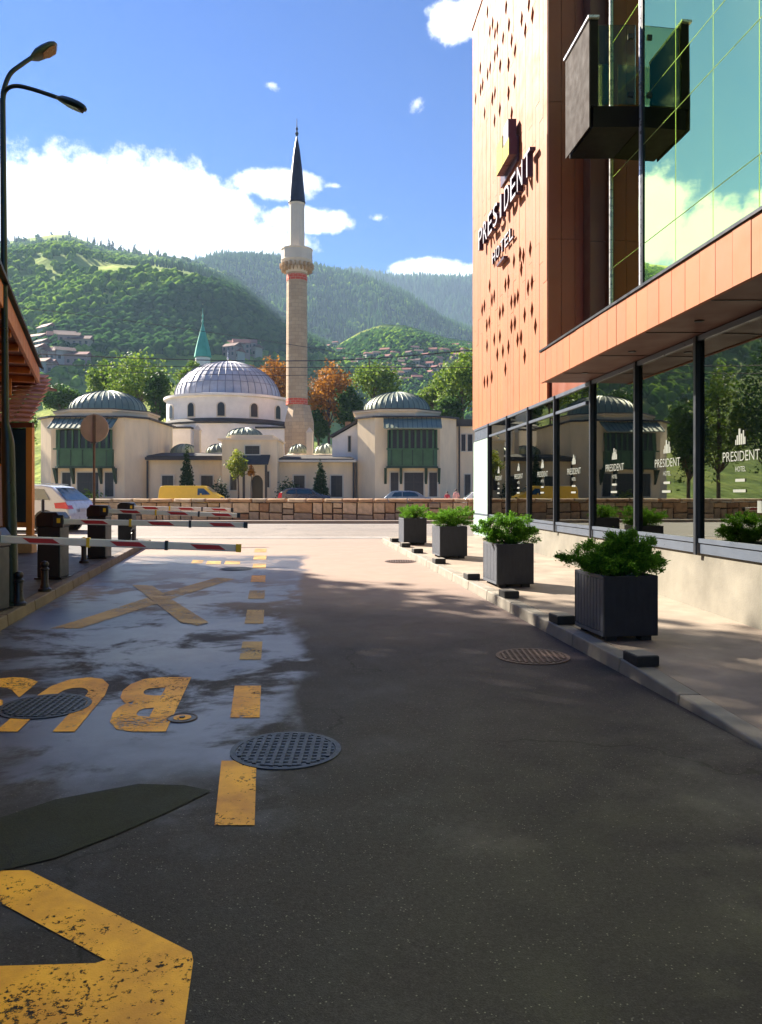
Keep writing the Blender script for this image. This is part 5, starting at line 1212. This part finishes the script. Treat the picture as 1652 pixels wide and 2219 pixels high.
# green spire of another tower behind
YG = 190
gs = thing('distant_spire', ((440-826)/1730*YG,YG,0), 'pointed green copper spire rising behind the large dome', 'spire')
gx = (439.5-826)/1730*YG; gz_ = lambda py: EYE+(1072-py)/1730*YG
build('tower_shaft', MB().lathe(gx, YG, [(1.8,0),(1.8,gz_(775))], 8), m_mwhite, gs)
build('spire', MB().lathe(gx, YG, [(2.1,gz_(774)),(1.7,gz_(755)),(1.15,gz_(735)),(.45,gz_(712)),(.16,gz_(700))], 8), m_gspire, gs)
build('finial', MB().lathe(gx, YG, [(.15,gz_(701)),(.3,gz_(696)),(.1,gz_(690)),(.25,gz_(684)),(.05,gz_(678)),(.03,gz_(668))], 6), m_gspire, gs)

# ---------------------------------------------------------------- trees
def leafcloud(blobs, n, size, seed, lumpy=.35, flat=1.0):
    rs = np.random.default_rng(seed); tot = sum(b[3]*b[4]*b[5] for b in blobs); VV = []; 
    for (cx,cy,cz,rx,ry,rz) in blobs:
        k = max(30, int(n*(rx*ry*rz)/tot)); d = rs.normal(size=(k,3)); d /= np.linalg.norm(d,axis=1)[:,None]
        rad = rs.uniform(.25,1,size=k)**.45
        ph = rs.uniform(0,6,3)
        l = 1+lumpy*np.sin(d[:,0]*5+ph[0])*np.sin(d[:,1]*5+ph[1])+lumpy*.7*np.sin(d[:,2]*8+d[:,0]*6+ph[2])
        p = d*(rad*l)[:,None]*np.array((rx,ry,rz))+np.array((cx,cy,cz)); VV.append(np.hstack([p, d]))
    A = np.vstack(VV); p = A[:,:3]; d = A[:,3:]; k = len(p)
    nrm_ = d*.7+rs.normal(size=(k,3))*.8+np.array((0,0,.3)); nrm_ /= np.linalg.norm(nrm_,axis=1)[:,None]
    t1 = np.cross(nrm_, rs.normal(size=(k,3))); t1 /= np.linalg.norm(t1,axis=1)[:,None]+1e-9; t2 = np.cross(nrm_, t1)
    s1 = (size*rs.uniform(.55,1.35,k))[:,None]; s2 = s1*rs.uniform(.5,.9,(k,1))*flat
    q = np.stack([p-t1*s1*.5, p+t2*s2*.5, p+t1*s1*.5, p-t2*s2*.5], axis=1).reshape(-1,3)
    return q
def quads_mesh(name, q, m):
    k = len(q)//4; me = bpy.data.meshes.new(name); me.vertices.add(4*k); me.vertices.foreach_set('co', q.astype(np.float32).ravel())
    me.loops.add(4*k); me.loops.foreach_set('vertex_index', np.arange(4*k, dtype=np.int32)); me.polygons.add(k)
    me.polygons.foreach_set('loop_start', np.arange(0,4*k,4,dtype=np.int32)); 
    try: me.polygons.foreach_set('loop_total', np.full(k,4,dtype=np.int32))
    except Exception: pass
    me.materials.append(m); me.update(calc_edges=True); me.validate(); return me
def tree(x, y, z0, zc0, zc1, rad, m, label, n=3600, size=.55, seed=1, nb=9, trunk=.28, name='tree', group='trees behind the mosque', lumpy=.3):
    rs = random.Random(seed); t = thing(name, (x,y,z0), label, 'tree', group)
    hz = (zc1-zc0)/2; cz = (zc0+zc1)/2; blobs = [(x,y,cz,rad*.62,rad*.62,hz*.72)]
    for k in range(nb):
        an = 2*math.pi*k/nb+rs.uniform(-.3,.3); e = rs.uniform(-.75,.9); rr3 = rad*.58*math.sqrt(max(.1,1-e*e*.7))
        b = rs.uniform(.30,.46); blobs.append((x+rr3*math.cos(an), y+rr3*math.sin(an), cz+hz*.62*e, rad*b, rad*b, hz*b*.8))
    blobs.append((x+rs.uniform(-.1,.1)*rad, y, zc1-hz*.3, rad*.34, rad*.34, hz*.3))
    link('crown', quads_mesh('crown', leafcloud(blobs, n, size, seed, lumpy), m), t)
    mb = MB(); mb.tube([(x,y,z0),(x+.1,y,(z0+zc0)/2),(x,y,cz),(x+.1,y,cz+hz*.5)], [trunk,trunk*.8,trunk*.5,trunk*.15], 9)
    for b in blobs[1:nb]: mb.tube([(x,y,zc0+.2*hz),((x+b[0])/2,(y+b[1])/2,(zc0+b[2])/2+.3),(b[0],b[1],b[2])], [trunk*.4,trunk*.25,trunk*.08], 6)
    build('trunk', mb, m_bark, t, True); return t
TR = [  # px, top py, bottom py, half width px, distance, material, label
 (228,778,880,42,118,m_leaf_g,'small green tree left of the bushy one, above the left pavilion'),
 (300,762,890,84,112,m_leaf_g,'broad bushy green tree between the left pavilion and the large dome'),
 (345,800,930,34,108,m_leaf_d,'darker tree close to the left edge of the large dome'),
 (592,772,885,58,122,m_leaf_o,'autumn brown tree between the large dome and the minaret'),
 (712,779,940,62,118,m_leaf_o,'tall autumn orange tree right of the minaret'),
 (640,840,940,30,124,m_leaf_d,'dark tree behind the minaret base'),
 (760,835,950,36,114,m_leaf_d,'dark green tree beside the autumn orange tree'),
 (815,780,885,62,124,m_leaf_g,'green tree behind the dome of the right pavilion'),
 (690,880,960,26,116,m_leaf_d,'low dark shrubby tree right of the minaret foot'),
 (940,822,895,36,112,m_leaf_g,'small green tree behind the chimney of the right pavilion'),
 (1002,758,905,66,106,m_leaf_g,'bright green tree partly hidden by the hotel tower'),
 (975,860,915,34,104,m_leaf_d,'dark low tree at the foot of the bright green one by the hotel'),
 (880,850,890,30,116,m_leaf_d,'dark tree top just behind the right pavilion dome'),
 (420,780,850,40,130,m_leaf_g,'green tree top hidden behind the left of the large dome'),
 (130,830,900,50,125,m_leaf_d,'dark tree behind the left pavilion dome'),
 (545,790,870,30,128,m_leaf_o,'brown tree top behind the right shoulder of the large dome'),
 (20,850,1060,60,84,m_leaf_d,'leafy tree left of the left pavilion, seen behind the canopy post'),
 (-70,760,1050,80,88,m_leaf_g,'big green tree across the river, seen only in the shopfront glass'),
 (-190,700,1050,95,86,m_leaf_d,'big dark tree across the river, seen only in the last shopfront pane'),
]
for i, (px, pt, pb_, hw_, Y, m_, lab) in enumerate(TR):
    k = Y/1730; tree((px-826)*k, Y, 0, EYE+(1072-pb_)*k, EYE+(1072-pt)*k, hw_*k, m_, lab, n=4200, size=.42, seed=20+i, nb=13, lumpy=.38)
# cypresses and small tree before the range
def cypress(px, pt, pb_, hw_, Y, label):
    k = Y/1730; x = (px-826)*k; z1 = EYE+(1072-pt)*k; z0 = EYE+(1072-pb_)*k-1.0; r = hw_*k
    t = thing('cypress', (x,Y,z0), label, 'tree', 'slim conifers before the low range')
    blobs = []; n = 9
    for i in range(n):
        f = i/(n-1); blobs.append((x,Y,z0+.3+(z1-z0-.6)*f, r*(1-f**1.6*.8)*1.45, r*(1-f**1.6*.8)*1.45, (z1-z0)/n*.9))
    link('crown', quads_mesh('crown', leafcloud(blobs, 5200, .18, int(px), .15), m_leaf_c), t)
    build('trunk', MB().tube([(x,Y,z0),(x,Y,z1-.8)], [.12,.03], 8), m_bark, t)
cypress(405,968,1078,13,74.5,'taller slim dark cypress before the left half of the low range')
cypress(695,996,1078,14,74,'shorter conical cypress before the right half of the low range')
k = 73/1730
tree((515-826)*k, 73, .25, EYE+(1072-1045)*k, EYE+(1072-970)*k, 26*k, m_leaf_y, 'small yellow green tree before the central gatehouse', n=1500, size=.20, seed=77, nb=10, trunk=.1, group='small trees before the low range')
tree((546-826)*k, 72.6, .25, EYE+(1072-1035)*k, EYE+(1072-1008)*k, 11*k, m_leaf_o, 'tiny orange leaved sapling beside the gatehouse door', n=350, size=.18, seed=78, nb=5, trunk=.06, group='small trees before the low range')
def bush(px, py0, py1, hw_, Y, m_, label, seed):
    k = Y/1730; x = (px-826)*k; z1 = EYE+(1072-py0)*k; z0 = .25; r = hw_*k
    bl = [(x+dx*r,Y,z0+(z1-z0)*f,r*.55,r*.5,(z1-z0)*.45) for dx,f in ((-.5,.4),(0,.6),(.5,.45),(.2,.3))]
    q = link('garden_bush', quads_mesh('garden_bush', leafcloud(bl, 900, .2, seed, .3), m_)); tag(q, label, 'bush', 'bushes before the low range')
bush(475,1040,1078,22,73.5,m_leaf_c,'dark bush left of the gatehouse door, behind the yellow van',5)
bush(624,1036,1078,26,73.5,m_leaf_c,'dark bush behind the navy car',6)
bush(190,1062,1078,34,74,m_leaf_g,'low green planting under the left pavilion window',8)
# street trees on the near left bank, outside the frame but throwing the dappled shade
tree(-12.3, 18.6, .3, 5.5, 17.0, 2.7, m_leaf_g, 'tall street tree just outside the left edge, casting dappled shade', n=5000, size=.30, seed=91, nb=14, trunk=.25, group='street trees left of the road')
tree(-16.5, 22.5, .3, 6.0, 15.5, 3.2, m_leaf_g, 'second street tree behind the tall one, outside the left edge', n=5000, size=.40, seed=92, nb=12, trunk=.25, group='street trees left of the road')
# block of flats on the left, out of frame; its shade lies on the street
flats = thing('apartment_block', (-20,4,0), 'plain rendered apartment block on the left side of the street', 'building')
build('wall', MB().box(-24,-11.0,-14,15.9,-.3,15.5), m_cream, flats); build('roof', MB().box(-24.3,-10.7,-14.3,16.2,15.5,15.8), m_lead_d, flats)
for j in range(4):
    for i in range(7):
        y = -12+i*3.6; z = 1.4+j*3.6; f = build('window', MB().box(-10.99,-10.93,y,y+1.3,z,z+1.6), m_trim, flats); build('pane', MB().box(-10.929,-10.92,y+.1,y+1.2,z+.1,z+1.5), m_dark, f)

# ---------------------------------------------------------------- hills
def hill(name, ridge, dist, depth, base_py, m, seed, amp=14, front=.55):
    """terrain strip whose ridge sits at dist; falls to the valley towards the camera"""
    rp = sorted(ridge); X = np.linspace((rp[0][0]-826)/1730*dist, (rp[-1][0]-826)/1730*dist, 200)
    rz_ = np.interp(X, [(a-826)/1730*dist for a,_ in rp], [EYE+(1072-b)/1730*dist for _,b in rp]); n = 60
    vs = []; 
    for j in range(n+1):
        f = j/n; Y = dist-depth*(1-f) if f <= 1 else dist
        for i, x in enumerate(X):
            s = Y/dist; p = f**front*.0+ (math.sin(f*math.pi/2)**1.15)
            nx = noise.fractal(Vector((x*s*.0045+seed, Y*.0045, seed)), 1.0, 2.1, 5)*amp*3*(f*(1-f)*3.2)*.9
            gul = -abs(noise.noise(Vector((x*s*.006+seed*3, Y*.0012, 0))))*amp*2.2*(f*(1-f)*4)
            hh_ = rz_[i]*p+nx+gul; lim = EYE+(rz_[i]-EYE)/dist*Y-(4+10*(1-f)); hh_ = min(hh_, lim) if f < .97 else min(hh_, rz_[i]); vs.append((x*s if True else x, Y, max(hh_, -3)))
    for j in range(1,6):      # back side
        for i, x in enumerate(X): vs.append((x, dist+j*120, rz_[i]*(1-j/5)-3))
    w = len(X); rows_ = n+1+5
    mb = MB(); mb.add(vs, [(j*w+i, j*w+i+1, (j+1)*w+i+1, (j+1)*w+i) for j in range(rows_-1) for i in range(w-1)])
    o = struct(name, mb, m, True); return np.array(vs).reshape(rows_, w, 3)
r1 = [(-900,600),(-700,570),(-500,545),(-350,530),(-150,548),(-60,545),(0,532),(60,522),(110,514),(150,514),(190,528),(230,541),(300,553),(360,560),(420,572),(470,590),(520,612),(560,645),(600,680),(640,705),(700,735),(760,760),(820,790),(900,830),(1000,880)]
r2 = [(200,640),(330,600),(430,574),(480,560),(540,562),(600,567),(660,578),(720,594),(780,606),(830,625),(880,645),(920,672),(960,700),(1010,720),(1080,735),(1200,750),(1500,770)]
r3 = [(600,640),(700,612),(760,598),(800,600),(850,612),(900,611),(960,613),(1020,612),(1100,600),(1300,610),(1700,640)]
r4 = [(640,800),(690,775),(740,745),(780,722),(830,706),(880,708),(930,722),(970,735),(1020,742),(1100,760),(1300,790),(1500,820)]
g1 = hill('hill', r1, 1150, 900, 850, m_hill_n, 3.1, 16)
g2 = hill('hill', r2, 1750, 900, 850, m_hill_b, 8.4, 20)
g3 = hill('hill', r3, 2600, 1000, 850, m_hill_b, 5.2, 22)
g4 = hill('hill', r4, 760, 420, 850, m_hill_n, 12.7, 8)
# woods on the hills: one mass of separate crowns per hill
ico = None
def crown_templates(pine):
    out = []
    for k in range(4):
        bm = bmesh.new(); bmesh.ops.create_icosphere(bm, subdivisions=1, radius=1)
        for v in bm.verts:
            s = 1+random.uniform(-.25,.3); v.co *= s
            if pine: t_ = (v.co.z+1)/2; v.co.x *= max(.12,1-t_*.85)*.75; v.co.y *= max(.12,1-t_*.85)*.75; v.co.z = v.co.z*1.9+1.3
            else: v.co.z = v.co.z*1.1+.5
        bm.verts.ensure_lookup_table(); out.append((np.array([v.co[:] for v in bm.verts]), np.array([[v.index for v in f.verts] for f in bm.faces]))); bm.free()
    return out
def woods(name, g, count, sz, m, seed, fmin=0, fmax=1, pine=False, dens=None, thr=0.0, lightside=False):
    rs = np.random.default_rng(seed); T_ = crown_templates(pine); rows_, w, _ = g.shape; nfront = 61
    VV = []; FF = []; off = 0
    tries = 0; done = 0
    while done < count and tries < count*6:
        tries += 1; u = rs.uniform(0, w-1.01); f = rs.uniform(fmin, fmax)*(nfront-1.01)
        i, j = int(u), int(f); a, b = u-i, f-j
        p = (g[j,i]*(1-a)+g[j,i+1]*a)*(1-b)+(g[j+1,i]*(1-a)+g[j+1,i+1]*a)*b
        px = 826+1730*p[0]/p[1]
        if px < -420 or px > 1080: continue
        th_ = thr
        if lightside:
            ff = f/(nfront-1.01); pxx = 826+1730*p[0]/p[1]
            pyy = 1072-1730*(p[2]-EYE)/p[1]; yl = np.interp(pxx, [-400,0,100,200,300,400,500,560], [790,775,745,690,655,615,600,540])+45*noise.noise(Vector((p[0]*.008, p[2]*.01, 1.3)))
            low = pyy > yl; valley = pyy > 768
            if lightside == 2 and (not low or valley): continue
            if lightside == 1 and low and not valley: continue
        if dens is not None:
            if noise.noise(Vector((p[0]*dens+seed, p[1]*dens*.6, 0)))+rs.uniform(-.2,.2) < th_: continue
        V, F = T_[rs.integers(4)]; s = sz*rs.uniform(.6,1.4); an = rs.uniform(0,6.28); c, s_2 = math.cos(an)*s, math.sin(an)*s
        q = np.stack([V[:,0]*c-V[:,1]*s_2, V[:,0]*s_2+V[:,1]*c, V[:,2]*s*rs.uniform(.8,1.2)], axis=1)+p
        VV.append(q); FF.append(F+off); off += len(V); done += 1
    V = np.vstack(VV); F = np.vstack(FF); me = bpy.data.meshes.new(name); k = len(F)
    me.vertices.add(len(V)); me.vertices.foreach_set('co', V.astype(np.float32).ravel()); me.loops.add(3*k); me.loops.foreach_set('vertex_index', F.astype(np.int32).ravel())
    me.polygons.add(k); me.polygons.foreach_set('loop_start', np.arange(0,3*k,3,dtype=np.int32)); 
    try: me.polygons.foreach_set('loop_total', np.full(k,3,dtype=np.int32))
    except Exception: pass
    me.materials.append(m); me.polygons.foreach_set('use_smooth', [True]*k); me.update(calc_edges=True); o = link(name, me, None, dict(kind='stuff')); return o
woods('hillside_woods', g1, 9000, 2.6, m_hill_f, 3, .02, .985, dens=.0085, thr=.05, lightside=1)
woods('hillside_woods', g1, 15000, 2.8, m_hill_p, 35, .02, .985, dens=.0085, thr=-.25, lightside=2)
woods('hillside_woods', g1, 2200, 2.0, m_hill_p, 33, .5, .99, True, dens=.009, thr=.15)
woods('hillside_woods', g2, 17000, 4.6, m_hill_p, 4, .1, 1.0, True)
woods('hillside_woods', g2, 7000, 5.2, m_hill_f, 41, .1, .97)
woods('hillside_woods', g3, 9000, 7, m_hill_p, 5, .2, 1.0, True)
woods('hillside_woods', g4, 9000, 2.1, m_hill_p, 6, .02, .93, dens=.014, thr=-.1)
woods('hillside_woods', g4, 1500, 1.9, m_hill_f, 66, .5, .97, dens=.02, thr=.0)
woods('hillside_woods', g4, 2200, 1.8, m_hill_f, 61, .02, .6, dens=.02, thr=.02)
# lone pines on the left skyline
for i, (px, h) in enumerate([(40,9),(52,7),(112,8),(150,9),(205,12),(218,10),(236,15),(245,13),(262,10),(292,14),(326,7),(340,5)]):
    Y = 1148; x = (px-826)/1730*Y; z = np.interp(px, [a for a,_ in r1], [b for _,b in r1]); z = EYE+(1072-z)/1730*Y-2
    h *= 1.15
    t = thing('skyline_pine', (x,Y,z), 'lone dark pine on the left skyline, ' + ('leftmost','second from left','third from left','fourth from left','fifth from left','sixth, beside the tallest','tallest, seventh from left','eighth from left','ninth from left','tenth from left','eleventh from left','rightmost and smallest')[i], 'tree', 'lone pines on the skyline')
    rs_ = random.Random(i); bl = [(x+rs_.uniform(-1,1),Y,z+h*f,h*.22*(1.3-f),h*.2*(1.3-f),h*.14) for f in (.45,.65,.85,1.0)]
    link('crown', quads_mesh('crown', leafcloud(bl, 260, 1.6, i, .3), m_hill_p), t); build('trunk', MB().tube([(x,Y,z-2),(x,Y,z+h*.9)], [.5,.15], 5), m_bark, t)
# houses on the lower slopes
def hs_mesh(wd, dp, hh, rh, wall_m, roof_m):
    b = MB().box(-wd/2,wd/2,-dp/2,dp/2,-3,hh).mesh('wall', wall_m)
    ov = .5; rf = MB(); rf.add([(-wd/2-ov,-dp/2-ov,hh-.05),(wd/2+ov,-dp/2-ov,hh-.05),(wd/2+ov,dp/2+ov,hh-.05),(-wd/2-ov,dp/2+ov,hh-.05),(-wd/2-ov,0,hh+rh),(wd/2+ov,0,hh+rh)], [(3,2,1,0),(0,1,5,4),(2,3,4,5),(0,4,3),(1,2,5)])
    r = rf.mesh('roof', roof_m); w = MB()
    return b, r
m_hw = [simple('house_white', (.36,.34,.31), .8), simple('house_cream', (.32,.27,.21), .8), simple('house_pink', (.30,.21,.19), .8)]
m_hr = [simple('house_roof_red', (.20,.06,.04), .8), simple('house_roof_brown', (.12,.055,.04), .8), simple('house_roof_orange', (.26,.10,.06), .8)]
win_me = MB().box(-.6,.6,-.06,.06,-.8,.8).mesh('window', m_dark)
def hit(g, px, py):
    best = None
    for j in range(1,61):
        i = int(np.clip(np.interp(px, 826+1730*g[j,:,0]/g[j,:,1], np.arange(g.shape[1])), 0, g.shape[1]-1)); p = g[j,i]; y = 1072-(p[2]-EYE)/p[1]*1730
        if y < py: return p
    return g[30, int(g.shape[1]/2)]
HS = [(112,748),(128,752),(142,755),(155,762),(100,775),(120,782),(96,795),(88,810),(135,790),(150,800),(160,782),(180,775),(95,830),(110,822),(170,800),(85,760),
      (516,768),(530,772),(545,775),(505,780),(520,785),(560,780)]
HN = [(672,765),(680,775),(690,760),(700,780),(715,768),(728,762),(742,768),(720,790),(750,790),(770,800),(785,792),(800,782),(820,778),(840,788),(860,775),(875,790),(890,780),(900,768),(910,775),(925,782),(940,772),(955,785),(965,775),(980,790),(995,780),(1010,770),(900,800),(915,808),(930,800),(870,812),(885,820),(850,815),(945,812),(960,805),(865,830),(880,838),(895,828),(845,800),(1000,800),(985,812),(930,825),(905,835),(1015,755),(990,758),(870,800),(835,770),(660,790)]
def put_house(g, px, py, scale, i):
    p = hit(g, px, py); rs_ = random.Random(i*7+3); a, b = rs_.choice(m_hw), rs_.choice(m_hr)
    wd, dp, hh, rh = rs_.uniform(8,13)*scale, rs_.uniform(7,9)*scale, rs_.uniform(4.5,8)*scale, rs_.uniform(2.2,3.4)*scale
    bm_, rm = hs_mesh(wd, dp, hh, rh, a, b)
    wc = ('white','cream','pink')[m_hw.index(a)]; rc = ('red','brown','orange')[m_hr.index(b)]
    reg = 'above the left pavilion' if px < 200 else 'beside the top of the large dome' if px < 600 else 'just right of the minaret' if px < 700 else 'between minaret and right pavilion' if px < 790 else 'above the right pavilion dome' if px < 940 else 'beside the orange tower'
    ht = 'high' if py < 772 else 'low' if py > 797 else 'midway'
    order = sum(1 for hx, hy in (HS+HN) if abs(hx-px) < 45 and hx < px)
    word = ('leftmost','second','third','fourth','fifth','sixth','seventh','eighth','ninth','tenth')[min(order,9)]
    size = 'tall' if hh/scale > 6.2 else 'low'
    q = thing('hillside_house', tuple(p), f'{size} {wc} house, {rc} roof, {ht} {reg}, {word} in cluster', 'house', 'houses on the hillside')
    q.rotation_euler.z = rs_.uniform(-.7,.7)
    w_ = bpy.data.objects.new('wall', bm_); COL.objects.link(w_); w_.parent = q; r_o = bpy.data.objects.new('roof', rm); COL.objects.link(r_o); r_o.parent = q
    for k in range(3):
        for z in ((1.6,) if hh < 5.5 else (1.6, 4.4)):
            if z+1 < hh: ww = bpy.data.objects.new('window', win_me); COL.objects.link(ww); ww.parent = q; ww.location = (-wd/2+wd*(k+.5)/3, -dp/2-.02, z)
for i, (x, y) in enumerate(HS): put_house(g1, x, y, .8, i)
for i, (x, y) in enumerate(HN): put_house(g4, x, y, .50, 100+i)

# ---------------------------------------------------------------- haze in the valley
hz = MB(); hz.box(-2400, 2400, -30, 3260, -8, 730)
M = Mat('haze'); M.t.nodes.remove(M.b); pv = M.n('ShaderNodeVolumePrincipled'); pv.inputs['Color'].default_value = (.50,.72,1,1); pv.inputs['Density'].default_value = .00014; pv.inputs['Anisotropy'].default_value = .2
M.l(pv.outputs[0], M.out.inputs['Volume'])
build('haze', hz, M.m, None, kind='stuff')
print('stones', cnt, 'objects', len(bpy.data.objects))
